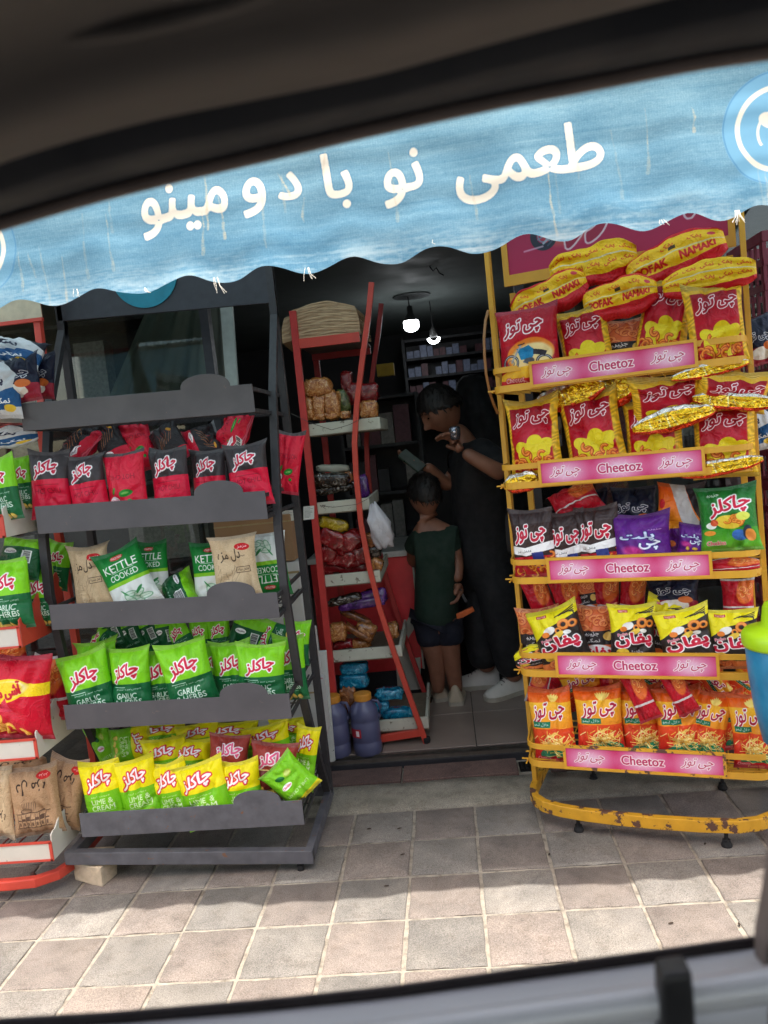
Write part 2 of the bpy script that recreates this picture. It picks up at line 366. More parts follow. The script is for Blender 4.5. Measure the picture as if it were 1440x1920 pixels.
def goldedge(c, wd=19):
    g = g_(5); f = np.abs(s_ := (c.X-c.w/2))/(c.w/2)
    m = np.clip((f-(1-2*wd/c.w))*20, 0, 1); n = .95+.11*np.sin(c.Y*.42+2.6*np.sin(c.X*.16+c.Y*.11)+1.5*np.sin(c.Y*.05))*np.ones((1, c.w)); gold = np.array([236, 186, 44.])
    c.a = c.a*(1-m[..., None])+gold*n[..., None]*m[..., None]
def d_puff():
    c = Cv(W_, H_, (176, 8, 30)); g = g_(2); c.vgrad(0, 24, (200, 150, 30), (214, 166, 40)); c.vgrad(24, 110, (150, 6, 26), (182, 8, 32))
    m = c.textmask(A_CHEE, 84, 56, 112, 46, 6, .3); c.put(dil(m, 4.2), WH); c.put(dil(m, 1.9), (160, 12, 34))
    c.ell(92, 122, 38, 30, (226, 120, 130), 0, 40, .4); [c.ell(x_, y_, a_, b_, (232, 208, 34), r_) for x_, y_, a_, b_, r_ in ((86, 160, 52, 34, -8), (52, 146, 28, 19, 30), (120, 142, 28, 19, -30), (84, 184, 52, 22, 6), (92, 132, 25, 24, 0))]; puffs(c, 7, 44, 146, 128, 196, 6, (9, 13)); puffs(c, 8, 24, 182, 140, 214, 9, (9, 12)); goldedge(c); c.vgrad(212, H_, (232, 190, 40), (210, 150, 20)); return c  # the soft pink ellipse is a highlight painted into the print
def d_motor():
    c = Cv(W_, H_, (176, 18, 40)); c.vgrad(0, 110, (160, 14, 36), (196, 24, 44)); cheelogo(c, 72, 62, 104, (170, 16, 42))
    c.ell(86, 140, 66, 44, (240, 140, 50), -10, 3); c.ell(90, 148, 58, 38, (244, 214, 150), -10, 6); c.ring(32, 160, 20, 7, (54, 54, 62)); c.ring(32, 160, 20, 2, (200, 200, 205)); c.ring(32, 160, 8, 2, (120, 120, 126)); c.ring(124, 168, 19, 7, (54, 54, 62)); c.ring(124, 168, 19, 2, (190, 190, 195))
    c.poly([(50, 122), (84, 116), (104, 134), (92, 156), (62, 156), (56, 140)], (30, 130, 180)); c.poly([(96, 128), (132, 136), (126, 150), (96, 144)], (40, 34, 44)); c.line(34, 158, 62, 112, 4, (170, 175, 185)); c.line(56, 112, 72, 108, 3, (60, 60, 66)); c.line(70, 162, 118, 170, 6, (120, 120, 130)); c.ell(84, 160, 14, 9, (90, 92, 100))
    c.rect(0, 196, W_, H_, (206, 34, 44)); c.ell(70, 190, 80, 16, (244, 190, 50), -4); c.text('Cheetoz', 40, 206, 50, 13, (250, 220, 210), bold=1, outs=[((180, 16, 40), 2)]); c.text('Cheese Snack', 96, 218, 70, 9, WH, bold=.7); return c
def d_pofak():
    c = Cv(240, 110, (244, 190, 24)); c.rect(0, 76, 240, 110, (204, 26, 36)); c.rect(0, 0, 240, 8, (208, 30, 40))
    c.text('POFAK', 62, 60, 78, 19, (206, 30, 30), bold=1.8); c.text('NAMAKI', 176, 58, 82, 19, (206, 30, 30), bold=1.8)
    for x in (48, 110, 176): c.text(A_POFAK, x, 26, 32, 15, (206, 40, 34), bold=.8)
    c.ell(214, 24, 9, 7, (206, 60, 70)); c.rect(112, 30, 130, 38, (70, 50, 20)); c.rect(0, 42, 240, 46, (232, 214, 150)); return c
def d_pofakpat():
    c = Cv(240, 110, (244, 194, 22)); c.rect(0, 84, 240, 110, (204, 26, 36))
    for i in range(5):
        for j in range(2): c.text(A_POFAK if (i+j) % 2 else A_NAMAKI, 28+i*46, 22+j*38, 34, 16, (204, 44, 34), ang=6, bold=.9)
    c.rect(0, 40, 240, 44, (226, 210, 160)); return c
def d_gold():
    c = Cv(200, 90, (226, 180, 30)); g = g_(9)
    for _ in range(60): x = g.uniform(0, 200); c.line(x, g.uniform(0, 90), x+g.uniform(-16, 16), g.uniform(0, 90), 2.5, [(250, 222, 90), (176, 120, 14), (240, 232, 190)][g.integers(3)], .6)
    c.rect(0, 0, 200, 18, (216, 210, 200)); c.rect(0, 74, 200, 90, (206, 60, 30)); return c
def d_dark():
    c = Cv(W_, H_, (58, 40, 38)); c.vgrad(0, 50, (48, 34, 34), (70, 58, 58)); m = c.textmask(A_CHEE, 82, 84, 116, 62, 4, .15); c.put(dil(m, 6), WH); c.put(dil(m, 2.6), (196, 28, 58))
    c.poly([(0, 118), (60, 130), (160, 112), (160, 140), (60, 158), (0, 146)], WH); c.text(A_FEL, 52, 142, 56, 9, (60, 60, 60), bold=.4); c.rect(0, 160, W_, H_, (190, 28, 44)); c.poly([(80, 148), (124, 146), (128, 200), (84, 200)], (50, 60, 130)); puffs(c, 21, 92, 150, 150, 190, 4, (7, 9)); puffs(c, 22, 20, 190, 140, 222, 9, (8, 11), (224, 150, 50)); return c
def d_purple():
    c = Cv(W_, H_, (96, 34, 132)); c.vgrad(0, 60, (78, 26, 112), (104, 40, 140)); c.text('\ufbfd\ufb7c', 100, 128, 60, 40, (232, 236, 250), bold=2, outs=[((40, 40, 110), 3)]); c.text('\ufe96\ufee0\ufb58', 66, 92, 96, 36, (206, 216, 240), bold=2.2, outs=[((40, 40, 110), 3)])
    c.text(A_JAZ, 118, 66, 40, 9, (220, 190, 230), bold=.3); c.ell(50, 150, 30, 20, (200, 60, 150), 20, 12); c.rect(0, 190, W_, H_, (120, 40, 140)); crispy(c, [(60, 180, 14), (100, 178, 15)], (230, 190, 80), (180, 130, 40)); return c
def d_orange():
    c = Cv(W_, H_, (232, 130, 26)); c.vgrad(0, H_, (236, 84, 22), (246, 196, 44)); c.poly([(40, 0), (90, 0), (160, 120), (160, 180), (100, 120)], (196, 192, 190)); c.poly([(90, 0), (160, 0), (160, 110)], (40, 32, 36))
    c.ell(20, 70, 12, 16, (210, 40, 50)); c.poly([(60, 150), (160, 140), (160, 232), (20, 232)], (92, 34, 122)); c.ell(120, 190, 22, 14, (220, 170, 60)); c.ell(70, 200, 14, 10, (230, 120, 60)); return c
def d_green():
    c = Cv(W_, H_, (34, 118, 42)); c.vgrad(0, 60, (20, 90, 38), (36, 124, 46)); c.vgrad(150, H_, (60, 150, 40), (110, 180, 50)); chaklogo(c, 92, 72, 118); c.text(A_JAZ, 48, 30, 36, 14, WH, bold=.9)
    c.ell(88, 128, 38, 24, (232, 200, 60), 10); puffs(c, 31, 70, 112, 120, 150, 6, (8, 11), (236, 150, 50), (190, 90, 20)); c.ell(36, 138, 16, 12, (236, 240, 230)); c.ell(46, 128, 12, 12, (220, 90, 50)); c.ell(30, 164, 18, 9, (236, 150, 50)); c.ell(128, 110, 18, 15, (222, 226, 90))
    c.ell(112, 176, 20, 20, (60, 110, 190)); c.ell(134, 168, 12, 26, (50, 60, 80), 10); c.text('Chuckles', 46, 200, 50, 14, (220, 40, 70), bold=1, outs=[(WH, 2)]); c.ell(140, 178, 14, 22, (236, 150, 70)); return c
def d_pofan():
    c = Cv(W_, H_, (48, 42, 40)); c.poly([(0, 0), (160, 0), (160, 36), (60, 66), (0, 110)], (238, 224, 30))
    for i in range(5): c.line(90+i*14, 34-i*2, 150, 14+i*6, 3, (48, 42, 40))
    c.rect(30, 18, 64, 28, (190, 60, 50)); c.text('mazmaz', 47, 23, 28, 6, WH, bold=.3)
    for x, y, r in ((112, 66, 20), (140, 70, 15), (90, 84, 12)): c.ring(x, y, r*.7, r*.6, (190, 90, 30)); c.ring(x-1, y-1, r*.7, r*.42, (238, 150, 70))
    c.ell(60, 78, 22, 14, (240, 236, 230), -20); c.ell(44, 90, 13, 10, (234, 130, 50)); c.ell(84, 100, 24, 10, (244, 206, 80), -25); c.ell(116, 96, 13, 8, (245, 245, 240), 10)
    m = c.textmask(A_PUF, 80, 132, 128, 54, 4); c.put(dil(m, 7), WH); c.put(dil(m, 3), (204, 30, 60)); c.text('Pofan', 40, 110, 36, 11, (204, 40, 70), ang=10, bold=.6, outs=[(WH, 1.5)])
    c.text('\ufbfd\ufe8e\ufeec\ufed8\ufee0\ufea3', 84, 176, 56, 15, WH, bold=.8); c.ell(40, 176, 22, 14, (232, 200, 70)); c.rect(0, 196, W_, H_, (232, 132, 70)); puffs(c, 41, 10, 200, 150, 225, 8, (9, 12), (240, 150, 90), (200, 90, 50)); return c
def d_rings():
    c = Cv(W_, H_, (226, 116, 66)); g = g_(12)
    for _ in range(26):
        x, y, r = g.uniform(0, 160), g.uniform(0, 110), g.uniform(12, 18); c.ring(x, y, r, r*.8, (190, 70, 40), 0, 360, .7); c.ring(x, y-1, r, r*.55, (240, 150, 90), 0, 360, .7)
    c.rect(0, 96, W_, 150, (52, 46, 46)); c.text(A_JAZ, 60, 108, 60, 18, WH, bold=1); c.text(A_NAMAKI, 60, 134, 66, 18, (230, 230, 225), bold=1); c.ell(126, 118, 20, 16, (236, 196, 100)); c.ell(80, 186, 66, 38, WH); m = c.textmask(A_PUF, 80, 180, 100, 44, 0); c.put(dil(m, 3), (204, 30, 60)); return c
def d_fries():
    c = Cv(W_, H_, (232, 96, 22)); c.vgrad(0, 40, (226, 70, 20), (236, 120, 28)); c.vgrad(40, 120, (246, 190, 50), (240, 150, 40)); c.vgrad(120, H_, (226, 80, 34), (206, 30, 40)); cheelogo(c, 82, 70, 122, (178, 24, 60), WH, 8, 1.6, 3.6)
    for i in range(7): c.ell(96+(i-3)*5, 26-abs(i-3)*-1.5, 4, 13, (250, 226, 120), (i-3)*16)
    c.rect(16, 98, 86, 116, (28, 120, 86)); c.text('\ufeee\ufee4\ufbff\ufedf \ufedd\ufefc\ufea7', 50, 107, 60, 12, WH, bold=.3)
    c.ell(92, 202, 64, 24, (30, 140, 100), -4); g = g_(14)
    for _ in range(110):
        x, y, a, L = g.normal(92, 26), g.normal(168, 16), g.uniform(0, 180), g.uniform(10, 22); cc = [(250, 222, 120), (238, 190, 80), (255, 236, 160), (214, 156, 60)][g.integers(4)]
        c.line(x-L*math.cos(R(a)), y-L*.7*math.sin(R(a)), x+L*math.cos(R(a)), y+L*.7*math.sin(R(a)), 2.6, cc)
    c.rect(0, 212, W_, H_, (200, 24, 40)); c.text('Cheetoz', 40, 216, 48, 10, (250, 214, 210), bold=.8); c.text('Potato Stix', 84, 226, 60, 7, (240, 200, 90), bold=.4); return c
def d_redfoil():
    c = Cv(W_, H_, (186, 20, 40)); c.ell(120, 60, 50, 80, (228, 112, 50), 20, 8); puffs(c, 51, 90, 20, 150, 110, 7, (10, 14), (240, 150, 80), (200, 80, 40)); c.rect(0, 150, W_, 160, (214, 206, 204)); c.poly([(20, 160), (80, 160), (40, 232)], (150, 12, 30)); c.rect(0, 0, W_, 10, (210, 205, 200)); return c
def d_navy():
    c = Cv(W_, H_, (22, 26, 48)); c.text(A_CHEE, 80, 100, 110, 46, (30, 34, 60), bold=2, outs=[(WH, 3)]); c.rect(0, 150, W_, H_, (150, 30, 50)); c.ell(80, 180, 50, 30, (232, 222, 210)); c.ell(120, 150, 24, 20, (214, 110, 50)); return c
def d_whiteblue():
    c = Cv(W_, H_, (206, 206, 208)); c.poly([(0, 150), (160, 110), (160, 190), (0, 214)], (34, 84, 134)); c.poly([(0, 40), (70, 60), (40, 110), (0, 100)], (30, 32, 46)); c.poly([(90, 0), (160, 0), (160, 70)], (24, 28, 44)); c.text(A_POFAK, 60, 90, 80, 34, (24, 30, 60), bold=2); c.text(A_NAMAKI, 90, 170, 70, 26, WH, bold=1.5); c.ell(120, 196, 24, 14, (232, 190, 60)); return c
def d_ashi():
    c = Cv(W_, H_, (200, 18, 44)); c.vgrad(0, 60, (176, 14, 36), (206, 20, 46)); c.rect(0, 74, W_, 108, (242, 208, 30)); c.ell(60, 94, 62, 32, (242, 208, 30), -14); c.ell(66, 92, 52, 24, (250, 240, 200), -14, 6); c.ell(60, 94, 50, 24, (244, 206, 40), -14, 4)
    c.text(A_ASHI, 62, 96, 88, 44, (190, 20, 44), ang=14, bold=2.2); c.poly([(70, 110), (84, 150), (40, 152)], (220, 60, 84)); puffs(c, 61, 20, 160, 110, 215, 9, (10, 14), (248, 206, 90), (220, 140, 30)); c.rect(0, 214, W_, H_, (180, 14, 36)); return c
def d_plain(cc, c2, seed):
    def f():
        c = Cv(96, 96, cc); g = g_(seed)
        for _ in range(14): x, y = g.uniform(0, 96, 2); c.ell(x, y, g.uniform(6, 20), g.uniform(3, 9), c2, g.uniform(0, 180), 3, .6)
        c.text(['MILK', 'CAKE', 'SNACK', 'TEA'][seed % 4] if False else A_JAZ, 48, 48, 56, 22, WH, bold=1, al=.8); return c
    return f
def with_seals(f):
    def h_():
        c = f()
        if c.w == W_ and c.h == H_:
            for y0, y1 in ((0, 13), (H_-12, H_)):
                m = ((c.Y >= y0) & (c.Y < y1))*(.16+.16*np.sin(c.Y*math.pi*.66)); c.put(m, (245, 240, 235)); c.put(((c.Y >= y0) & (c.Y < y1))*(.12-.12*np.sin(c.Y*math.pi*.66)), (20, 16, 16))
            g = g_(99)
            for i in range(9): x = g.uniform(8, 60); y = H_-44+i*3.1; c.line(x, y, x+g.uniform(10, 40), y, 1, tuple(c.a[min(H_-1, int(y)), 6]*.55+80), .5)
        return c
    return h_
DESIGN = dict(chiliblack=d_chiliblack, chili=d_chili, chiliback=d_chiliback, garlic=d_garlic, garlicback=d_garlicback, lime=d_lime, limeback=d_limeback, kettle=d_kettle, kraft=d_kraft,
    kraftbuild=d_kraftbuild, brick=d_brick, puff=d_puff, motor=d_motor, pofak=d_pofak, pofakpat=d_pofakpat, gold=d_gold, dark=d_dark, purple=d_purple, orange=d_orange,
    green=d_green, pofan=d_pofan, rings=d_rings, fries=d_fries, redfoil=d_redfoil, navy=d_navy, whiteblue=d_whiteblue, ashi=d_ashi)
DESIGN = {k: with_seals(f) for k, f in DESIGN.items()}
# ------------------------------------------------------------------ materials of the place
def stone_mat(name, a, b, spk=.5):
    q = NM(name); p = q.pos(); a, b = s2l(a), s2l(b)
    oi = q.n('ShaderNodeObjectInfo').outputs['Random']
    c1 = q.ramp(q.noise(9, 5, .6), [(.3, a), (.7, b)])
    sp = q.ramp(q.noise(330, 3, .8), [(.32, (.42, .42, .42)), (.5, (1, 1, 1)), (.68, (1.5, 1.5, 1.5))])
    cc = q.mix(1, c1, sp, 'MULTIPLY')
    st = q.ramp(q.noise(17, 6, .8), [(.50, (1, 1, 1)), (.66, (.74, .71, .69)), (.76, (.5, .47, .45))]); cc = q.mix(.85, cc, st, 'MULTIPLY'); pt = q.ramp(q.noise(5, 5, .7), [(.42, (1, 1, 1)), (.62, (1.16, 1.15, 1.12))]); cc = q.mix(1, cc, pt, 'MULTIPLY')
    tone = q.ramp(oi, [(0, (.84, .84, .84)), (1, (1.14, 1.12, 1.1))]); cc = q.mix(1, cc, tone, 'MULTIPLY')
    q.set(Base_Color=cc, Roughness=.86); q.bump(q.noise(300, 5, .7), .7, .0012); return q.m
TILE_P = stone_mat('pink_stone', (106, 99, 94), (127, 118, 112)); TILE_G = stone_mat('grey_stone', (103, 100, 96), (125, 121, 116))
def grout_mat():
    q = NM('grout'); cc = q.ramp(q.noise(24, 6, .75), [(.34, s2l((104, 96, 86))), (.48, s2l((142, 134, 122))), (.7, s2l((164, 157, 144)))]); q.set(Base_Color=cc, Roughness=.95); q.bump(q.noise(160, 5, .7), .8, .003); return q.m
GROUT = grout_mat()
M_KERB = stone_mat('kerb_concrete', (112, 108, 98), (146, 140, 128)); M_SLAB = stone_mat('brown_slab', (84, 66, 62), (106, 84, 78))
M_ASPH = pm('asphalt', (60, 60, 62), .95, var=.3, scale=40, bump=.8, bs=300, dist=.003)
M_SHOPFLOOR = pm('shop_floor_tile', (142, 126, 116), .35, var=.12, scale=4, bump=.05)
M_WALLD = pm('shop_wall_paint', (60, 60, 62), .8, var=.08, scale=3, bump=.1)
M_CEIL = pm('ceiling_paint', (104, 112, 110), .8, var=.05, scale=3, bump=.1)
M_RENDER = pm('outer_wall_render', (176, 166, 150), .9, var=.1, scale=3, bump=.3)
M_DARKM = pm('dark_metal', (58, 58, 62), .45, .4, bump=.1)
M_STEEL = pm('track_steel', (132, 126, 118), .4, .9, bump=.1)
M_WHITEP = pm('white_paint_wood', (200, 200, 192), .6, var=.06, bump=.15, wear=(96, 94, 86), wearamt=.66, wscale=30)
# ------------------------------------------------------------------ pavement
T_ = .22
b = MB(); b.box((-14, -1.30, -.3), (14, .447, -.004)); G = b.build('pavement', GROUT); tag(G, kind='structure')
b = MB(); b.box((-300, -300, -.5), (300, 300, -.31)); o = b.build('ground', M_ASPH); tag(o, kind='structure')
b = MB(); b.box((-40, -9, -.305), (40, -1.46, -.14)); o = b.build('road', M_ASPH); tag(o, kind='structure')
b = MB(); b.box((-14, -1.455, -.3), (14, -1.305, .0)); o = b.build('kerb', M_KERB, bevel=.012); tag(o, kind='structure')
tmeshes = []
for k in range(5):
    g = random.Random(50+k); n = 7; e = .1035; V = []; ring_ = []
    def rr(i, j, off, z):
        return (i*off+g.uniform(-.0019, .0019), j*off+g.uniform(-.0019, .0019), z)
    for off, z in ((e+.001, -.0035), (e, -.001), (e-.004, .0006)):
        pts = []
        for s_ in range(4):
            for q_ in range(n):
                f = -1+2*q_/n
                x, y = ((f, -1), (1, f), (-f, 1), (-1, -f))[s_]; pts.append(rr(x, y, off, z))
        ring_.append(pts)
    m_ = 4*n; V = sum(ring_, []); V.append((0, 0, .0006+g.uniform(-.0004, .0006)))
    F = [(r_*m_+i, r_*m_+(i+1) % m_, (r_+1)*m_+(i+1) % m_, (r_+1)*m_+i) for r_ in range(2) for i in range(m_)] + [(2*m_+i, 2*m_+(i+1) % m_, 3*m_) for i in range(m_)]
    for mt in (TILE_P, TILE_G):
        me = bpy.data.meshes.new('paving_tile'); me.from_pydata(V, [], F); me.materials.append(mt); me.polygons.foreach_set('use_smooth', [i >= m_ for i in range(len(F))]); tmeshes.append(me)
tiles = []
far = MB(); far_g = MB()
for j in range(-6, 2):
    for i in range(-14, 13):
        x, y = (i+.5)*T_, (j+.5)*T_
        k = -j                      # row index used when counting the checker
        pink = (i+k) % 2 == 1
        if -8 <= i <= 6 and j >= -4:
            o = bpy.data.objects.new('paving_tile', tmeshes[2*rnd.randrange(5)+(0 if pink else 1)]); col.objects.link(o); o.parent = G
            o.location = (x+rnd.uniform(-.0012, .0012), y+rnd.uniform(-.0012, .0012), rnd.uniform(-.0008, .0008)); o.rotation_euler = (rnd.uniform(-.003, .003), rnd.uniform(-.003, .003), math.pi/2*rnd.randrange(4)+rnd.uniform(-.007, .007))
        else:
            (far if pink else far_g).box((x-.103, y-.103, -.02), (x+.103, y+.103, 0))
o = far.build('far_pink_tiles', TILE_P, G); o['kind'] = 'stuff'; o = far_g.build('far_grey_tiles', TILE_G, G); o['kind'] = 'stuff'
# rough concrete strip and the brown slabs of the threshold
b = MB(); g = random.Random(3); n = 90; rows = []
for y0, z in ((.446, -.2), (.449, -.002), (.458, .006), (.52, .009), (.6, .008), (.655, .011), (.662, -.01)):
    rows.append([(-9+18*i/n if i not in (0, n) else -9+18*i/n, y0+(g.uniform(-.006, .006) if .45 < y0 < .66 else 0), z+g.uniform(-.003, .003)) for i in range(n+1)])
b.grid(rows); o = b.build('kerb_strip', M_KERB, smooth=True); tag(o, kind='structure')
thr = MB(); thr.box((-9, .655, -.2), (9, .815, .0)); THR = thr.build('threshold', GROUT); tag(THR, kind='structure')
for x0, x1 in ((-1.7, -1.12), (-1.116, -.5), (-.496, -.06), (-.056, .408), (.53, 1.1), (1.104, 1.7)):
    b = MB(); b.box((x0, .668, -.01), (x1-.004, .806, .016)); b.build('stone_slab', M_SLAB, THR, bevel=.003)
b = MB(); b.box((.412, .70, -.01), (.526, .79, .004)); dr = b.build('drain_cover', pm('drain_iron', (26, 26, 27), .7, .6), THR)
b = MB()
for i in range(6): b.box((.42+i*.018, .71, .004), (.428+i*.018, .78, .009))
b.build('grating', pm('drain_bar', (44, 42, 42), .6, .7), THR)
# metal sliding track
t = thing('door_track', 'grey metal sliding door track along the shop threshold', 'door track', (0, .83, .02))
b = MB(); b.box((-.42, .816, .0), (1.75, .872, .03)); b.build('base', M_DARKM, t)
b = MB(); b.box((-.42, .826, .03), (1.75, .832, .046)); b.build('rail', M_STEEL, t)
b = MB(); b.box((-.42, .855, .03), (1.75, .861, .05)); b.build('rail', M_STEEL, t)
# ------------------------------------------------------------------ shop room
b = MB(); b.box((-2.6, .873, -.2), (2.8, 4.6, .044)); FL = b.build('floor', pm('floor_joint', (84, 76, 70), .8)); tag(FL, kind='structure')
b = MB(); b.box((-.199, -.199, 0), (.199, .199, .006))
me0 = None
for i in range(-3, 4):
    for j in range(0, 9):
        if me0 is None:
            o = b.build('floor_tile', M_SHOPFLOOR, bevel=.0015); me0 = o.data; o.parent = FL
        else:
            o = bpy.data.objects.new('floor_tile', me0); col.objects.link(o); o.parent = FL; md = o.modifiers.new('bevel', 'BEVEL'); md.width = .0015
        o.location = (.05+i*.402, 1.08+j*.402, .044)
def wall(name, a, b_, m):
    q = MB(); q.box(a, b_); o = q.build(name, m); return tag(o, kind='structure')
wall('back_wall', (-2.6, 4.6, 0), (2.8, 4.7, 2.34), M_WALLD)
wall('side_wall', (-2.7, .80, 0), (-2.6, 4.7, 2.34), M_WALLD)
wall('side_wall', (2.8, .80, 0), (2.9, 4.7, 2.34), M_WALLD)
wall('ceiling', (-2.6, .88, 2.262), (2.8, 4.6, 2.34), M_CEIL)
wall('outer_wall', (-9, .82, 2.345), (9, 1.0, 5.2), M_RENDER)
wall('outer_wall', (-9, .82, 0), (-2.71, 1.0, 2.34), M_RENDER)
wall('outer_wall', (2.91, .82, 0), (9, 1.0, 2.34), M_RENDER)
M_BEAM = pm('lintel_paint', (70, 74, 76), .7)
wall('lintel', (-2.59, .80, 2.16), (2.79, .879, 2.34), M_BEAM)
# glazing either side of the door
def glass_mat():
    q = NM('window_glass'); nt = q.t; tr = nt.nodes.new('ShaderNodeBsdfTransparent'); gl = nt.nodes.new('ShaderNodeBsdfGlossy'); gl.inputs['Roughness'].default_value = .02
    fr = nt.nodes.new('ShaderNodeFresnel'); fr.inputs[0].default_value = 1.5; mx = nt.nodes.new('ShaderNodeMixShader'); tr.inputs[0].default_value = (.86, .9, .88, 1)
    q.l(fr.outputs[0], mx.inputs[0]); q.l(tr.outputs[0], mx.inputs[1]); q.l(gl.outputs[0], mx.inputs[2]); q.l(mx.outputs[0], nt.nodes['Material Output'].inputs[0]); return q.m
GLASS = glass_mat()
def shopwin(x0, x1, lab):
    t = thing('shop_window', lab, 'window', ((x0+x1)/2, .84, 0))
    b = MB(); b.box((x0, .845, .09), (x1, .851, 2.15)); b.build('pane', GLASS, t)
    b = MB(); b.box((x0, .82, .045), (x1, .87, .09)); b.build('bottom_frame', M_DARKM, t)
    for x in (x0, x1-.035): b = MB(); b.box((x, .82, .09), (x+.035, .87, 2.155)); b.build('side_frame', M_DARKM, t)
    return t
shopwin(-2.59, -.65, 'wide dark shop window behind the grey crisp rack'); shopwin(.57, 2.79, 'dark shop window behind the yellow snack rack')
p0, p1 = at(414, 575, .80), at(436, 720, .80)
b = MB(); b.prism([at(410, 540, .80), at(433, 540, .80), at(456, 860, .80), at(433, 860, .80)], (0, .018, 0)); o = b.build('window_mullion', pm('mullion_grey', (150, 160, 156), .5), bevel=.002); recenter(o); tag(o, 'pale grey green upright bar in front of the dark shop window', 'window bar')
# curtain sheet behind the glass
def curtain():
    A, B_, C_, D_ = at(283, 560, 1.0), at(430, 560, 1.0), at(452, 760, 1.0), at(196, 760, 1.0); G_ = []
    for i in range(16):
        v = i/15; r_ = []
        for j in range(40):
            u = j/39; p = (A*(1-u)+B_*u)*(1-v)+(D_*(1-u)+C_*u)*v; p = p+np.array([0, .012*math.sin(u*26+v)+.006*math.sin(u*61), 0]); r_.append(p)
        G_.append(r_)
    b = MB(); b.grid(G_); o = b.build('curtain', pm('curtain_cloth', (104, 106, 96), .9, var=.1, scale=6), smooth=True); recenter(o)
    md = o.modifiers.new('thick', 'SOLIDIFY'); md.thickness = .002; tag(o, 'pale grey curtain hanging slanted behind the shop window', 'curtain')
curtain()
# ------------------------------------------------------------------ awning
YV = -.65
def awning_img():
    X0, X1, Z0, Z1 = AW; CH = 260; CW = int(CH*(X1-X0)/(Z1-Z0)); PM = CH/(Z1-Z0)
    c = Cv(CW, CH, (108, 148, 168)); g = g_(77); f = np.zeros((CH, CW))
    for sx, sy, am in ((60, 8, 3.6), (22, 14, 2.2), (12, 60, 2.4), (30, 120, 2.6), (260, 70, 1.8), (500, 130, 2)):
        k = g.normal(0, 1, (sy+2, sx+2)); ys = np.linspace(0, sy, CH); xs = np.linspace(0, sx, CW); yi = ys.astype(int); xi = xs.astype(int); fy = (ys-yi)[:, None]; fx = (xs-xi)[None]
        fy = fy*fy*(3-2*fy); fx = fx*fx*(3-2*fx)
        f += am*((k[yi][:, xi]*(1-fx)+k[yi][:, xi+1]*fx)*(1-fy)+(k[yi+1][:, xi]*(1-fx)+k[yi+1][:, xi+1]*fx)*fy)
    vg = (c.Y/CH)[..., None]; c.a = np.array((116, 152, 166.))*(1-vg)+np.array((96, 142, 168.))*vg; c.a += f[..., None]*np.array([1.1, .9, .7]); c.a += (2.5*np.sin(c.X*math.pi*.5)+2.5*np.sin(c.Y*math.pi*.66))[..., None]; c.speck(5, 5)
    def P(px, py): p = at(px, py, YV); return (p[0]-X0)*PM, (Z1-p[2])*PM
    K = PM*float((at(720, 400, YV)-CAM)@cf)/FPX; cr_ = (224, 216, 200)
    def crop(px, py, r_):
        x, y = P(px, py); return max(0, int(x-r_)), min(CW, int(x+r_)), x, y
    def put(st_, cx, cy, wpx, hpx, bold=2.5):
        x0, x1, x, y = crop(cx, cy, wpx*K*.5+24); d = Cv(x1-x0, CH, (0, 0, 0)); m = dil(d.textmask(st_, x-x0, y, wpx*K, hpx*K, 1.0), bold)
        for mm, cc in ((dil(m, 2)*.5, (60, 108, 146)), (m, cr_)):
            mm = np.clip(mm, 0, 1)[..., None]; c.a[:, x0:x1] = c.a[:, x0:x1]*(1-mm)+np.array(cc, float)*mm
    put('\ufbfd\ufee4\ufecc\ufec3', 990, 304, 268, 112); put('\ufeee\ufee7', 754, 332, 72, 98); put('\ufe8e\ufe91', 632, 338, 50, 98); put('\ufea9', 541, 347, 42, 48); put('\ufeed', 476, 370, 42, 70); put('\ufeee\ufee8\ufbff\ufee3', 346, 392, 168, 92)
    for px, py, al in ((1462, 238, 1), (-66, 462, .5)):
        p = P(px, py); c.ell(p[0], p[1], 100*K, 100*K, (112, 162, 190), al=al); c.ring(p[0], p[1], 98*K, 2, (84, 134, 170)); c.ring(p[0], p[1], 72*K, 9*K, cr_); c.ell(p[0]-14*K, p[1]-16*K, 20*K, 13*K, cr_, 30); c.ell(p[0]+14*K, p[1]+30*K, 22*K, 12*K, cr_, -20); c.ring(p[0]+4*K, p[1]+6*K, 40*K, 5*K, cr_, 150, 260)
    # rain-washed dust streaks
    for i in range(54):
        x, y = g.uniform(0, CW), g.uniform(.25, .7)*CH; L = g.uniform(.12, .42)*CH; a = g.uniform(.25, .8); dx = g.uniform(-.6, 1.2); lo = max(0, int(x-30)); hi = min(CW, int(x+30)); d = Cv(hi-lo, CH, (0, 0, 0)); m = np.zeros((CH, hi-lo))
        n = 9; xx = x-lo
        for q_ in range(n):
            x2 = xx+dx+g.uniform(-1.3, 1.3); d.a[:] = 0; d.line(xx, y+L*q_/n, x2, y+L*(q_+1)/n, g.uniform(1.5, 4.5)*(.5+q_/n), (1, 1, 1)); m = np.maximum(m, d.a[..., 0]*g.uniform(.4, 1)); xx = x2
        m = np.clip(m*a*g.uniform(.3, 1.3, m.shape), 0, .75)[..., None]; c.a[:, lo:hi] = c.a[:, lo:hi]*(1-m)+np.array((204, 186, 158.))*m
    e = np.clip((c.Y-CH*.74)/(CH*.2), 0, 1)*np.clip(f/16+.4, .05, 1); c.put(e*.65, (208, 212, 210))  # bright glow along the hem, painted into the cloth colour
    return c
XL, XR = at(0, 572, YV)[0]-1.2, at(1440, 410, YV)[0]+.9
ZB = at(720, 495, YV)[2]+.004; AW = (XL, XR, ZB-.02, ZB+.34)
AW_IM = awning_img().img('awning_print')
q = NM('awning_cloth'); tx = q.n('ShaderNodeTexImage'); tx.image = AW_IM; uvn = q.n('ShaderNodeUVMap'); q.l(uvn.outputs[0], tx.inputs[0])
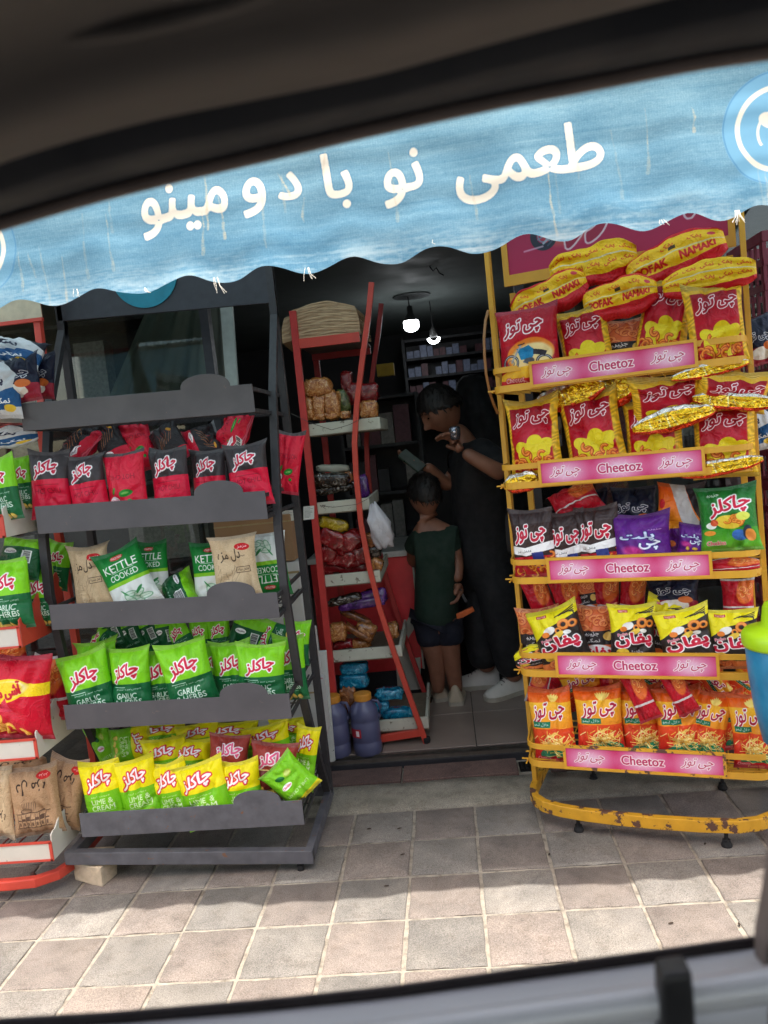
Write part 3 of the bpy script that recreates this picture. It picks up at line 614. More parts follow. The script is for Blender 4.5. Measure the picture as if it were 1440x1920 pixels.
q.set(Base_Color=tx.outputs[0], Roughness=.9); q.b.inputs['Specular IOR Level'].default_value = .2
trn = q.n('ShaderNodeBsdfTranslucent'); q.l(tx.outputs[0], trn.inputs[0]); mx = q.n('ShaderNodeMixShader'); mx.inputs[0].default_value = .3
q.l(q.b.outputs[0], mx.inputs[1]); q.l(trn.outputs[0], mx.inputs[2]); q.l(mx.outputs[0], q.t.nodes['Material Output'].inputs[0]); q.bump(q.noise(40, 4, .6), .15, .003)
M_AWN = q.m
AWN = thing('awning', 'faded blue cloth awning with cream Persian lettering and a wavy hem', 'awning', (.2, YV, ZB))
notch = [165, 345, 495, 655, 815, 990, 1130, 1290, 1425]
nx = [at(p, 470, YV)[0] for p in notch]; d_ = .176
nx = [nx[0]-d_*k for k in range(8, 0, -1)]+nx+[nx[-1]+d_*k for k in range(1, 6)]
def hem(x):
    for a, b_ in zip(nx, nx[1:]):
        if a <= x <= b_: f = (x-a)/(b_-a); return ZB-.004+.024*abs(math.cos(math.pi*f))**2.2
    return ZB
def valance():
    n, m = 420, 22; G_ = []; U = []
    for i in range(m):
        v = i/(m-1); r_ = []
        for j in range(n):
            x = XL+(XR-XL)*j/(n-1); zb = hem(x)+.0006*math.sin(x*90); z = zb+(AW[3]-zb)*v
            y = YV+.010*math.sin(x*7+1.3*v)*(1-v*.7)+.003*math.sin(x*19+v*5)+.0015*math.sin(x*3+v*24)+.001*math.sin(x*5-v*41)+.006*(1-v)**2*math.sin(x*2*math.pi/.176+1)
            r_.append((x, y, z)); U.append(((x-AW[0])/(AW[1]-AW[0]), (z-AW[2])/(AW[3]-AW[2])))
        G_.append(r_)
    b = MB(); b.grid(G_); o = b.build('valance', M_AWN, AWN, smooth=True, fix=False)
    uv = o.data.uv_layers.new(name='UVMap'); li = [l.vertex_index for l in o.data.loops]; uv.data.foreach_set('uv', np.array([U[k] for k in li], np.float32).ravel())
valance()
M_CAN = NM('canopy_cloth'); q = M_CAN; cc = q.ramp(q.noise(8, 4), [(.3, s2l((140, 168, 184))), (.7, s2l((160, 186, 198)))]); q.set(Base_Color=cc, Roughness=.9)
trn = q.n('ShaderNodeBsdfTranslucent'); q.l(cc, trn.inputs[0]); mx = q.n('ShaderNodeMixShader'); mx.inputs[0].default_value = .4; q.l(q.b.outputs[0], mx.inputs[1]); q.l(trn.outputs[0], mx.inputs[2]); q.l(mx.outputs[0], q.t.nodes['Material Output'].inputs[0]); M_CAN = q.m
b = MB(); b.grid([[(XL+(XR-XL)*j/30, YV+(1.46)*i/12, AW[3]+.001+.62*i/12-.02*math.sin(math.pi*i/12)-.004*math.cos(j*2.1)) for j in range(31)] for i in range(13)]); b.build('canopy', M_CAN, AWN, smooth=True)
b = MB(); b.tube([(XL+.02, YV+.02, AW[3]-.01), (XR-.02, YV+.02, AW[3]-.01)], .014, 10); b.build('front_bar', M_STEEL, AWN)
for x in (XL+.1, XR-.1): b = MB(); b.tube([(x, YV+.03, AW[3]-.02), (x, .815, 2.4)], .012, 8); b.build('arm', M_STEEL, AWN)
# loose threads of the frayed hem
for px, py, L, k in ((143, 562, 12, 3), (205, 0, 0, 0), (403, 526, 28, 4), (574, 506, 24, 4), (268, 540, 8, 2), (1383, 418, 22, 9), (820, 512, 5, 1), (1240, 436, 8, 3)):
    if not k: continue
    p = at(px, py-4, YV-.012); p[2] = hem(p[0])+.006; b = MB(); g = random.Random(px)
    for i in range(k):
        dx = g.uniform(-.006, .006); l_ = L*.00112*g.uniform(.6, 1.1); b.tube([p+[dx, 0, .004], p+[dx*1.6+g.uniform(-.003, .004), -.003, -l_*.5], p+[dx*2.2+g.uniform(-.006, .009), -.002, -l_]], .0005, 5)
    b.build('loose_threads', pm('thread', (226, 220, 206), .9), AWN)
# ------------------------------------------------------------------ racks
M_GREY = pm('grey_black_paint', (80, 77, 80), .5, 0, .14, 9, .12, 120, wear=(112, 98, 92), wearamt=.69, wscale=48)
M_GREYP = pm('rack_post_paint', (50, 48, 50), .55, 0, .15, 30, .15, 150, wear=(96, 98, 104), wearamt=.72, wscale=60)
M_GREYW = pm('scuffed_grey_paint', (86, 86, 92), .55, 0, .22, 22, .25, 120, wear=(118, 84, 64), wearamt=.64, wscale=34)
M_TEAL = pm('teal_disc', (14, 126, 148), .5, bump=.05)
M_YEL = pm('yellow_paint', (214, 158, 44), .45, 0, .06, 20, .12, 100, wear=(150, 104, 50), wearamt=.75, wscale=50)
M_YELRUST = pm('rusting_yellow_paint', (214, 158, 40), .5, 0, .1, 24, .3, 90, wear=(96, 66, 54), wearamt=.535, wscale=20)
M_RED = pm('red_orange_paint', (196, 66, 50), .45, 0, .08, 20, .15, 120, wear=(120, 60, 50), wearamt=.72, wscale=40)
M_REDDK = pm('red_inside_paint', (186, 52, 48), .5, 0, .1, 18, .12, 100, wear=(70, 40, 40), wearamt=.72, wscale=60)
M_CREAM = pm('cream_board', (206, 200, 188), .55, 0, .06, 10, .1, 80, wear=(150, 146, 120), wearamt=.66, wscale=24)
M_RUBBER = pm('black_rubber', (22, 22, 24), .8)
FB = Frame((0, .056, 0), 0)
BX0, BX1 = -1.068, -.326
def lift(x): return .042*max(0, (-.32-x))/.8
grey = thing('display_rack', 'dark grey metal crisp rack with humped boards and teal disc header, propped on a stone', 'display rack', (-.72, .3, 0))
BOARDS = [(1.592, 1.572, .086), (1.267, 1.243, .088), (.949, .923, .082), (.618, .597, .082), (.252, .245, .082)]
for k, (zl, zr, hh) in enumerate(BOARDS):
    pts = [(BX0, zl-hh), (BX1, zr-hh), (BX1, zr)]; xc, rx, rz = -.472, .078, .042
    def top(x): return zl+(zr-zl)*(x-BX0)/(BX1-BX0)
    for i in range(25):
        f = math.pi*i/24; x = xc+rx*math.cos(f); z = top(x)+rz*math.sin(f)**.8
        if i in (0, 24): z = top(x)
        pts.append((x, z))
    pts.append((BX0, zl))
    b = MB(); b.prism([(x, .054, z) for x, z in pts], (0, .004, 0)); bo = b.build('front_board', M_GREY if k < 4 else M_GREYW, grey, bevel=.0012)
    for x in (BX0+.004, BX1-.004):
        z = top(x)
        for y1, za, zb_ in ((.50, z-hh, z-hh+.012), (.48, z-.02, z-.008)): b = MB(); b.box((x-.004, .058, za), (x+.004, y1, zb_)); b.build('tray_side', M_GREYP, grey)
    b = MB(); zt = (zl+zr)/2-hh
    for i in range(22): x = BX0+.02+i*(BX1-BX0-.04)/21; zz = top(x)-hh+.003; b.box((x-.0025, .058, zz), (x+.0025, .50, zz+.005))
    for y in (.12, .2, .28, .36, .44): b.bar((BX0, y, zl-hh+.002), (BX1, y, zr-hh+.002), .004, .004)
    b.build('tray_wires', M_GREYP, grey)
prof = [(.53, 2.12), (.522, 1.86), (.33, 1.56), (.255, 1.36), (.165, 1.12), (.15, .93), (.20, .60), (.385, .22), (.47, .09)]
for x, dz in ((-.322, 0), (-1.112, .035)):
    P = []
    for i in range(len(prof)-1):
        (a, z), (c_, z2) = prof[i], prof[i+1]
        for f in (0, .5): P.append((x, a*(1-f)+c_*f, z*(1-f)+z2*f+dz))
    P.append((x, prof[-1][0], prof[-1][1]+dz))
    b = MB(); b.sweep(P, [(-.013, -.013), (.013, -.013), (.013, .013), (-.013, .013)], up=(1, 0, 0)); b.build('front_post', M_GREYP, grey, bevel=.001)
    b = MB(); b.box((x-.013, .50, .06+dz), (x+.013, .53, 2.12)); b.build('back_post', M_GREYP, grey, bevel=.001)
b = MB(); b.prism([(-1.14, .055, .035+lift(-1.14)), (-.312, .055, .028), (-.312, .055, .072), (-1.14, .055, .078+lift(-1.14))], (0, .03, 0)); b.build('base_beam', M_GREYW, grey, bevel=.002)
for x in (-1.127, -.325):
    b = MB(); b.bar((x, .07, .052+lift(x)), (x, .55, .052+lift(x)), .026, .04); b.build('base_beam', M_GREYW, grey, bevel=.002)
b = MB(); b.bar((-1.12, .54, .09), (-.33, .54, .055), .026, .04); b.build('base_beam', M_GREYW, grey, bevel=.002)
b = MB(); b.lathe([(.012, 0), (.012, .02), (.007, .02), (.007, .032)], (-.36, .075, 0), 12); b.build('foot', M_RUBBER, grey)
b = MB(); b.prism([at(108, 603, .5), at(505, 568, .5), at(505, 568, .5)+[0, 0, .22], at(108, 603, .5)+[0, 0, .22]], (0, .012, 0)); hd = b.build('header_board', pm('header_paint', (48, 48, 54), .5), grey, bevel=.002)
c_ = at(269, 512, .494); b = MB(); b.prism([c_+[.123*math.cos(a*math.pi/20), 0, .123*math.sin(a*math.pi/20)] for a in range(40)], (0, .004, 0)); b.build('disc', M_TEAL, hd)
# propping stone
bp = atz(152, 1668, 0); b = MB(); V0 = [(-1.155, .105, 0), (-1.02, .055, 0), (-1.0, .16, 0), (-1.145, .20, 0)]
g = random.Random(8); n = 9
b.prism([np.array([-1.14, .10, 0]), np.array([-1.06, .06, 0]), np.array([-1.018, .045, 0]), np.array([-1.0, .12, 0]), np.array([-1.03, .19, 0]), np.array([-1.13, .19, 0])], (0, .0, .066))
o = b.build('stone_block', pm('limestone', (196, 178, 152), .9, 0, .16, 40, .9, 140, dist=.004), bevel=.004); recenter(o); tag(o, 'rough beige stone block wedged under the grey rack corner', 'stone')

# ---- yellow rack
FY = Frame((.385, .235, 0), 18)
FY_at = FY.P
yel = thing('display_rack', 'yellow metal snack rack with pink sign strips and a rusty rounded base', 'display rack', FY.P(.39, .2, 0))
def strip_img():
    c = Cv(520, 84, (206, 48, 108)); 
    for x in (84, 262, 440): c.ell(x, 46, 62, 44, (236, 190, 214), 0, 56, .95)
    g = g_(3)
    for x in (84, 262, 440):
        for i in range(16): a = g.uniform(0, 6.3); L = g.uniform(30, 60); c.line(x, 46, x+L*math.cos(a), 46+L*.7*math.sin(a), 1.4, (244, 220, 232), .4)
    for x in (84, 440):
        m = c.textmask(A_CHEE, x, 42, 96, 46, 0, .3); m = dil(m, .8); c.put(dil(m, 3.2), WH); c.put(m, (190, 40, 92))
    c.text('Cheetoz', 262, 42, 140, 38, (190, 44, 96), bold=1.5, outs=[(WH, 3.2)]); c.speck(2, 3); return c
STRIP = strip_img().img('strip_print')
def img_mat(name, im, rough=.45, bump=.2, bs=60, coat=0, metal=None, spec=.5, dist=.002):
    q = NM(name); tx = q.n('ShaderNodeTexImage'); tx.image = im; tx.extension = 'EXTEND'; u = q.n('ShaderNodeUVMap'); q.l(u.outputs[0], tx.inputs[0])
    q.set(Base_Color=tx.outputs[0], Roughness=rough); q.b.inputs['Specular IOR Level'].default_value = spec
    if coat: q.set(Coat_Weight=coat, Coat_Roughness=.15)
    if metal is not None: q.set(Metallic=metal)
    if bump: q.bump(q.noise(bs, 3), bump, dist)
    return q.m
M_STRIP = img_mat('pink_strip', STRIP, .5, .05)
def panel(name, m, parent, P4, th=.003):
    """flat printed panel; P4 = bottom-left, bottom-right, top-right, top-left"""
    P4 = [np.array(p, float) for p in P4]; nrm = np.cross(P4[1]-P4[0], P4[3]-P4[0]); nrm /= np.linalg.norm(nrm)
    b = MB(); b.prism(P4, -nrm*th); o = b.build(name, m, parent, fix=False)
    uv = o.data.uv_layers.new(name='UVMap'); C4 = [(0, 0), (1, 0), (1, 1), (0, 1)]*2
    for l in o.data.loops: uv.data[l.index].uv = C4[l.vertex_index]
    return o
YZ = [1.552, 1.241, .930, .620, .311]
def rail_path(z, z2=None):
    P = [FY.P(.006, .2, z), FY.P(.022, .07, z)]
    for i in range(7): a = math.pi/2*i/6; P.append(FY.P(.075-.05*math.cos(a), .05-.05*math.sin(a), z))
    for i in range(7): a = math.pi/2*i/6; P.append(FY.P(.72+.05*math.sin(a), .05-.05*math.cos(a), z))
    P.append(FY.P(.780, .2, z)); return P
for k, z in enumerate(YZ):
    for zz, hh in ((z-.012, .018), (z-.072, .022)):
        b = MB(); b.sweep(rail_path(zz), [(-.003, -hh/2), (.003, -hh/2), (.003, hh/2), (-.003, hh/2)]); b.build('shelf_rail', M_YEL, yel, bevel=.001)
    b = MB()
    for i in range(20): s_ = .02+i*.745/19; b.bar(FY.P(s_, .012, z-.077), FY.P(s_, .42, z-.077), .004, .004)
    for t in (.04, .1, .16, .22, .28, .34, .4): b.bar(FY.P(.0, t, z-.072), FY.P(.785, t, z-.072), .0045, .0045)
    b.build('shelf_wires', M_YEL, yel)
    # sign strip
    fr = MB(); z1, z0 = z+.002, z-.079; a, c_ = .150, .640; e = .009
    for s0, s1, w0, w1 in ((a, c_, z0, z0+e), (a, c_, z1-e, z1), (a, a+e, z0+e, z1-e), (c_-e, c_, z0+e, z1-e)):
        fr.box((s0, -.012, w0), (s1, -.004, w1), FY)
    sg = fr.build('sign_frame', M_YEL if k < 4 else M_YELRUST, yel)
    panel('sign_strip', M_STRIP, sg, [FY.P(a+e-.001, -.0085, z0+e-.001), FY.P(c_-e+.001, -.0085, z0+e-.001), FY.P(c_-e+.001, -.0085, z1-e+.001), FY.P(a+e-.001, -.0085, z1-e+.001)])
for s_ in (-.002, .787):
    b = MB(); b.box((s_-.008, .195, .06), (s_+.008, .228, 2.15), FY); b.build('post', M_YEL, yel, bevel=.001)
for s_ in (.03, .755):
    b = MB(); b.box((s_-.01, .40, .06), (s_+.01, .42, 1.84), FY); b.build('post', M_YEL, yel, bevel=.001)
# side bow
b = MB(); P = [(-.012, .19, 1.76), (-.012, .14, 1.72), (-.012, .10, 1.66), (-.012, .085, 1.60), (-.012, .085, 1.54), (-.012, .11, 1.48), (-.012, .15, 1.44), (-.012, .195, 1.41)]
b.sweep([FY.P(*p) for p in P], [(-.003, -.004), (.003, -.004), (.003, .004), (-.003, .004)], up=tuple(FY.u)); b.build('side_bow', pm('bow_brown', (150, 100, 50), .5), yel)
bp = [(.0, .44), (.0, .2), (.0, .16), (.008, .12), (.025, .085), (.06, .05), (.12, .027), (.2, .012), (.3, .003), (.42, .0), (.55, .004), (.66, .018), (.72, .045), (.765, .09), (.785, .14), (.788, .2), (.788, .44)]
b = MB(); b.sweep([FY.P(s_, t, .070) for s_, t in bp], [(-.012, -.02), (.012, -.02), (.012, .02), (-.012, .02)]); b.build('base_rail', M_YELRUST, yel, bevel=.003)
b = MB(); b.bar(FY.P(0, .43, .07), FY.P(.788, .43, .07), .022, .036); b.build('base_rail', M_YELRUST, yel, bevel=.003)
for s_, t in ((.172, .03), (.625, .02), (.17, .42), (.62, .42)):
    p = FY.P(s_, t, 0); b = MB(); b.lathe([(.016, 0), (.017, .006), (.012, .016), (.012, .022), (.006, .024), (.006, .05)], p, 14); b.build('foot', M_RUBBER, yel)
def header_img():
    c = Cv(480, 190, (150, 22, 62)); c.vgrad(0, 190, (140, 22, 60), (176, 24, 76)); c.ell(150, 70, 70, 60, (232, 210, 90), -30, 40, .9); c.ell(120, 60, 40, 60, (220, 226, 220), -30, 30, .7)
    m = c.textmask(A_CHEE, 300, 70, 300, 150, 6, .3); m = dil(m, 5); c.put(dil(m, 5), (216, 190, 200)); c.put(m, (150, 24, 60))
    c.ring(88, 118, 24, 15, (30, 34, 52)); c.ring(88, 118, 13, 3, (110, 130, 150)); c.line(76, 106, 100, 130, 3, (110, 130, 150)); c.line(74, 124, 102, 112, 3, (110, 130, 150)); c.poly([(70, 88), (120, 60), (160, 70), (150, 92), (104, 100)], (30, 90, 120)); c.line(86, 134, 150, 84, 5, (150, 160, 176)); c.line(96, 140, 156, 92, 4, (60, 70, 90)); c.line(40, 144, 84, 140, 4, (220, 180, 200), .7); return c
M_HEAD = img_mat('header_print', header_img().img('header_print'), .5, .05)
hx0, hx1, hz0, hz1 = .04, .77, 1.838, 2.16
b = MB()
for s0, s1, w0, w1 in ((hx0, hx1, hz0, hz0+.036), (hx0, hx0+.02, hz0+.036, hz1), (hx1-.02, hx1, hz0+.036, hz1)): b.box((s0, .24, w0), (s1, .252, w1), FY)
hf = b.build('header_frame', M_YEL, yel); panel('header_panel', M_HEAD, hf, [FY.P(hx0+.02, .246, hz0+.036), FY.P(hx1-.02, .246, hz0+.036), FY.P(hx1-.02, .246, hz1), FY.P(hx0+.02, .246, hz1)])

# ---- coral crate rack at the left edge
FL_ = Frame((0, 0, 0), 0)
cor = thing('display_rack', 'coral red snack rack with cream tray boards, cut by the left edge', 'display rack', (-1.5, .2, 0))
LX0, LX1 = -1.86, -1.142
TR = [(.128, .191), (.470, .534), (.833, .899), (1.183, 1.252), (1.542, 1.60)]
for k, (z0, z1) in enumerate(TR):
    b = MB(); b.box((LX0, -.004, z0), (LX1, .004, z1)); tb = b.build('tray_front', M_CREAM if k != 3 else M_RED, cor, bevel=.0015)
    b = MB()
    for s0, s1, w0, w1 in ((LX0, LX1, z0, z0+.006), (LX0, LX1, z1-.004, z1+.004), (LX1-.008, LX1+.002, z0, z1)): b.box((s0, -.008, w0), (s1, -.004, w1))
    b.build('edge_trim', M_RED, tb)
    # scalloped side panel
    P = [(0, z0), (.30, z0), (.30, z0+.17)]
    for i in range(22):
        f = i/21; y = .30-.30*f; P.append((y, z1+.008+.115*(1-f)**.8+.012*abs(math.sin(f*math.pi*4.5))))
    b = MB(); b.prism([(LX1-.004, y, z) for y, z in P], (.005, 0, 0)); b.build('side_panel', (M_CREAM if k != 2 else M_RED), cor, bevel=.001)
    b = MB()
    for i in range(13): x = LX0+.01+i*.058; b.box((x-.002, 0.004, z0+.004), (x+.002, .36, z0+.008))
    for y in (.05, .12, .19, .26, .33): b.box((LX0, y-.002, z0+.001), (LX1, y+.002, z0+.004))
    b.build('tray_wires', pm('brown_wire', (120, 52, 46), .6), cor)
    b = MB(); b.box((LX0, .36, z0), (LX1, .366, z0+.05)); b.build('back_rail', M_RED, cor)
b = MB(); b.sweep([(LX0, .0, .055), (-1.30, .0, .055), (-1.22, .008, .055), (-1.165, .045, .055), (-1.142, .11, .055), (-1.142, .40, .055)], [(-.014, -.016), (.014, -.016), (.014, .016), (-.014, .016)]); b.build('base_rail', M_RED, cor, bevel=.004)
b = MB(); b.lathe([(.018, 0), (.02, .01), (.012, .03), (.006, .045)], (-1.275, .085, 0), 12); b.build('foot', pm('dull_brown', (90, 60, 54), .7), cor)
for x in (LX0, LX1-.012):
    b = MB(); b.sweep([(x, .38, .06), (x, .36, 1.0), (x, .33, 1.55), (x+.006, .40, 1.70), (x+.006, .42, 2.1)], [(-.013, -.012), (.013, -.012), (.013, .012), (-.013, .012)], up=(1, 0, 0)); b.build('side_post', M_RED, cor, bevel=.001)
hp = [at(0, 604, .40), at(80, 597, .40)]; zb = (hp[0][2]+hp[1][2])/2
b = MB(); b.box((-1.86, .394, zb), (hp[1][0], .40, zb+.25)); b.build('header_board', pm('header_cream', (196, 184, 158), .6), cor)
b = MB(); b.box((-1.86, .388, zb-.012), (hp[1][0]+.002, .404, zb)); b.build('edge_trim', M_RED, cor)

# ---- red rack inside the doorway, seen end on
YR = .95
red = thing('display_rack', 'red metal rack seen end on inside the doorway, with whitewashed trays', 'display rack', (-.2, YR+.25, .045))
lp = [at(552, 612, YR), at(635, 1432, YR)]
for dy in (0, .52):
    b = MB(); b.bar((lp[0][0], YR+dy, 1.93), (lp[0][0]-.012, YR+dy, .06), .028, .022, up=(0, 1, 0)); b.build('post', M_REDDK, red, bevel=.001)
    cp = [(697, 530), (691, 590), (680, 670), (669, 760), (665, 830), (668, 890), (677, 980), (692, 1060), (712, 1140), (738, 1220), (766, 1300), (800, 1395)]
    b = MB(); b.sweep([at(x, y, YR)+[0, dy, 0] for x, y in cp], [(-.011, -.013), (.011, -.013), (.011, .013), (-.011, .013)], up=(0, 1, 0)); b.build('post', M_RED if dy == 0 else M_REDDK, red, bevel=.001)
    p = at(800, 1395, YR)+[0, dy, 0]; b = MB(); b.lathe([(.014, -.03), (.018, -.02), (.018, -.004), (.01, 0)], (p[0], p[1], .078), 12); b.build('foot', M_RUBBER, red)
M_WASH = pm('whitewashed_board', (186, 186, 170), .7, 0, .1, 12, .3, 60, wear=(120, 112, 98), wearamt=.6, wscale=30)
RT = []
for (xl, yl, xr, yr) in ((575, 795, 712, 783), (588, 943, 692, 933), (604, 1080, 712, 1068), (622, 1224, 752, 1206), (640, 1360, 802, 1340)):
    A, B_ = at(xl, yl, YR+.02), at(xr, yr, YR+.02); z1 = (A[2]+B_[2])/2; z0 = z1-.048; RT.append((A[0], B_[0], z0))
    b = MB(); b.box((A[0], YR+.014, z0), (B_[0], YR+.028, z1)); b.build('tray_board', M_WASH, red, bevel=.001)
    b = MB(); b.box((B_[0]-.012, YR+.029, z0), (B_[0], YR+.50, z1)); b.build('tray_board', M_WASH, red, bevel=.001)
    b = MB(); b.box((A[0], YR+.015, z0-.004), (B_[0], YR+.5, z0-.0005)); b.build('shelf', pm('shelf_ply', (120, 108, 90), .8), red)
A, B_ = at(548, 648, YR), at(676, 630, YR); zt = (A[2]+B_[2])/2
for dy in (0, .5): b = MB(); b.box((A[0]+.002, YR-.008+dy, zt-.02), (B_[0]-.004, YR+.008+dy, zt+.02)); b.build('cross_bar', M_RED if dy == 0 else M_REDDK, red, bevel=.001)
b = MB(); b.box((A[0], YR+.009, zt+.010), (B_[0], YR+.49, zt+.016)); b.build('top_shelf', pm('grey_sheet', (120, 112, 106), .6), red)
A2, B2 = at(712, 1385, YR), at(795, 1372, YR); b = MB(); b.bar(A2, B2, .02, .03); b.build('cross_bar', M_RED, red, bevel=.001)
TOPZ = zt+.021
# ------------------------------------------------------------------ snack bags
def foil_mat(name, im, rough, coat, metal=0, wr=.5, sc_=28):
    q = NM(name); tx = q.n('ShaderNodeTexImage'); tx.image = im; tx.extension = 'EXTEND'; u = q.n('ShaderNodeUVMap'); q.l(u.outputs[0], tx.inputs[0])
    q.set(Base_Color=tx.outputs[0], Roughness=rough, Metallic=metal); q.b.inputs['Specular IOR Level'].default_value = .22
    if coat: q.set(Coat_Weight=coat, Coat_Roughness=.12)
    n1 = q.noise(sc_, 2, .4, dist=1.2); n2 = q.noise(sc_*3.2, 3, .5, dist=.8)
    r1 = q.ramp(n1, [(.35, (0, 0, 0)), (.5, (1, 1, 1)), (.65, (0, 0, 0))]); h = q.mix(.4, r1, n2)
    q.bump(h, wr, .004); return q.m
MATTE = {'kraft': (.75, 0, .5), 'kraftbuild': (.75, 0, .5), 'gold': (.22, .3, 1), 'chili': (.42, .1, .35), 'garlic': (.42, .1, .35), 'lime': (.42, .1, .35), 'kettle': (.5, 0, .3), 'puff': (.30, .06, .7), 'redfoil': (.28, .12, .9), 'pofak': (.34, .15, .8), 'pofakpat': (.34, .15, .8)}
BM = {}
def bmat(d):
    if d not in BM:
        r_, co, wr = MATTE.get(d, (.34, .06, .6)); im = DESIGN[d]().img('print_'+d)
        BM[d] = foil_mat('bag_'+d, im, r_, co, .85 if d == 'gold' else 0, wr)
    return BM[d]
def bagmesh(seed, w_, h, T, kind, mat_):
    g = np.random.default_rng(seed); nu, nv = 25, 31
    u = np.linspace(-1, 1, nu)[None, :]*np.ones((nv, 1)); v = np.linspace(-1, 1, nv)[:, None]*np.ones((1, nu))
    au, av = np.abs(u), np.abs(v)
    earL, earR = g.uniform(.02, .10, 2)*h; eb = g.uniform(.0, .03, 2)*h
    if kind == 'lens':
        half = (1-(.55 if mat_.name != 'bag_gold' else .72)*au**(4 if mat_.name != 'bag_gold' else 3))*(1+.07*np.sin(u*5+seed)+.03*np.sin(u*13+seed*2)); x = .5*w_*u; y = .5*h*v*half+.02*h*np.sin(u*3+seed); P = np.clip(1-au**3, 0, 1)**.6*np.clip(1-av**2.6, 0, 1)**.55; seal = np.zeros_like(u)
    else:
        pinch = .10+.05*g.random(); x = .5*w_*u*(1-pinch*(1-av**3)); y = .5*h*v
        top = np.clip(v, 0, 1)**7; bot = np.clip(-v, 0, 1)**7
        y = y+top*(np.clip(-u, 0, 1)**1.7*earL+np.clip(u, 0, 1)**1.7*earR-.018*h)-bot*(np.clip(-u, 0, 1)**1.7*eb[0]+np.clip(u, 0, 1)**1.7*eb[1])
        vv = np.clip(av/.93, 0, 1); P = np.clip(1-au**2.6, 0, 1)**.62*np.clip(1-vv**3.2, 0, 1)**.62
    d = .5*T*P
    # folds fanning out from the seals, and broad dents
    k1, k2 = g.integers(4, 7), g.integers(7, 11); ph = g.uniform(0, 6.3, 6)
    fan = np.sin(k1*u*2+ph[0])+.6*np.sin(k2*u*2+ph[1]); am = .12*T*np.clip((av-.45)/.5, 0, 1)*np.clip((1.0-av)/.07+.15, 0, 1)
    fr = fan*am*np.clip(1.02-au, 0, 1)**.3
    dents = np.zeros_like(u)
    for _ in range(8):
        a = g.uniform(0, 6.3); cx, cy = g.uniform(-.7, .7), g.uniform(-.8, .8); L = (u-cx)*math.cos(a)+(v-cy)*math.sin(a); Q = -(u-cx)*math.sin(a)+(v-cy)*math.cos(a)
        dents -= g.uniform(.06, .20)*T*np.exp(-(L/.08)**2-(Q/.45)**2)
    low = .07*T*np.sin(2.3*u+ph[2]+1.7*v)*np.sin(2.1*v+ph[3])
    wav = .02*T*np.sin(9*u+ph[4])*(av > .9)+.5*T*(g.uniform(-.5, .5)*u+g.uniform(-.25, .25))*np.clip((v-.78)/.22, 0, 1)**2
    if kind == 'lens': fr = (.10+.12*(mat_.name == 'bag_gold'))*T*np.abs(np.sin(u*(9+5*(mat_.name == 'bag_gold'))+ph[0]+v*2))*(au < .95)+.10*T*np.sin(u*6+v*4+ph[1])*np.cos(u*3-v*5+ph[2])
    F_ = d+(fr+dents+low)*(P > .02)+wav; B_ = -d+(fr*.5)*(P > .02)+wav
    V = np.concatenate([np.stack([x, y, F_], -1).reshape(-1, 3), np.stack([x, y, B_-.0012], -1).reshape(-1, 3)])
    n = nu*nv; Fc = []
    for i in range(nv-1):
        for j in range(nu-1):
            a = i*nu+j; Fc.append((a, a+1, a+nu+1, a+nu)); Fc.append((n+a, n+a+nu, n+a+nu+1, n+a+1))
    edge = [j for j in range(nu)]+[i*nu+nu-1 for i in range(1, nv)]+[(nv-1)*nu+j for j in range(nu-2, -1, -1)]+[i*nu for i in range(nv-2, 0, -1)]
    for a, b_ in zip(edge, edge[1:]+edge[:1]): Fc.append((b_, a, n+a, n+b_))
    me = bpy.data.meshes.new('snack_bag'); me.from_pydata(V.tolist(), [], Fc); me.materials.append(mat_); me.polygons.foreach_set('use_smooth', [True]*len(Fc))
    uu = np.concatenate([((u+1)/2).ravel()]*2); vv_ = np.concatenate([((v+1)/2).ravel()]*2)
    li = np.zeros(len(me.loops), np.int32); me.loops.foreach_get('vertex_index', li); uv = me.uv_layers.new(name='UVMap'); uv.data.foreach_set('uv', np.stack([uu[li], vv_[li]], -1).astype(np.float32).ravel()); return me
nb = [0]
def bag(F, t, px, py, wpx, hpx, design, label, group, roll=0, pitch=6, yaw=0, kind='std', T=None, name='snack_bag', cat='snack bag', seed=None):
    nb[0] += 1; seed = seed or nb[0]*7+3
    k = F.scale(px, py, t); w_, h = wpx*k*(1.07 if kind == 'std' else 1), hpx*k*(1.3 if design == 'gold' else 1); T = T or (.46*w_ if kind == 'std' else (.40 if design != 'gold' else .22)*h)
    c = F.hit(px, py, t)
    me = bagmesh(seed, w_, h, T, kind, bmat(design)); o = bpy.data.objects.new(name, me); col.objects.link(o)
    r_ = rnd
    u, vv, z = Vector(F.u), Vector(F.v), Vector((0, 0, 1)); B_ = Matrix((u, z, -vv)).transposed()   # local x,y,z -> u, up, front
    Rm = B_ @ Matrix.Rotation(R(yaw+r_.uniform(-12, 12)), 3, 'Y') @ Matrix.Rotation(R(-pitch), 3, 'X') @ Matrix.Rotation(R(roll+r_.uniform(-2.6, 2.6)), 3, 'Z')
    M = Rm.to_4x4(); M.translation = Vector(c); o.matrix_world = M
    tag(o, label, cat, group); return o
ORD = ['leftmost', 'second from left', 'third from left', 'fourth from left', 'fifth from left', 'sixth from left', 'seventh from left', 'eighth from left', 'ninth from left', 'tenth from left', 'eleventh from left', 'twelfth from left', 'thirteenth from left']
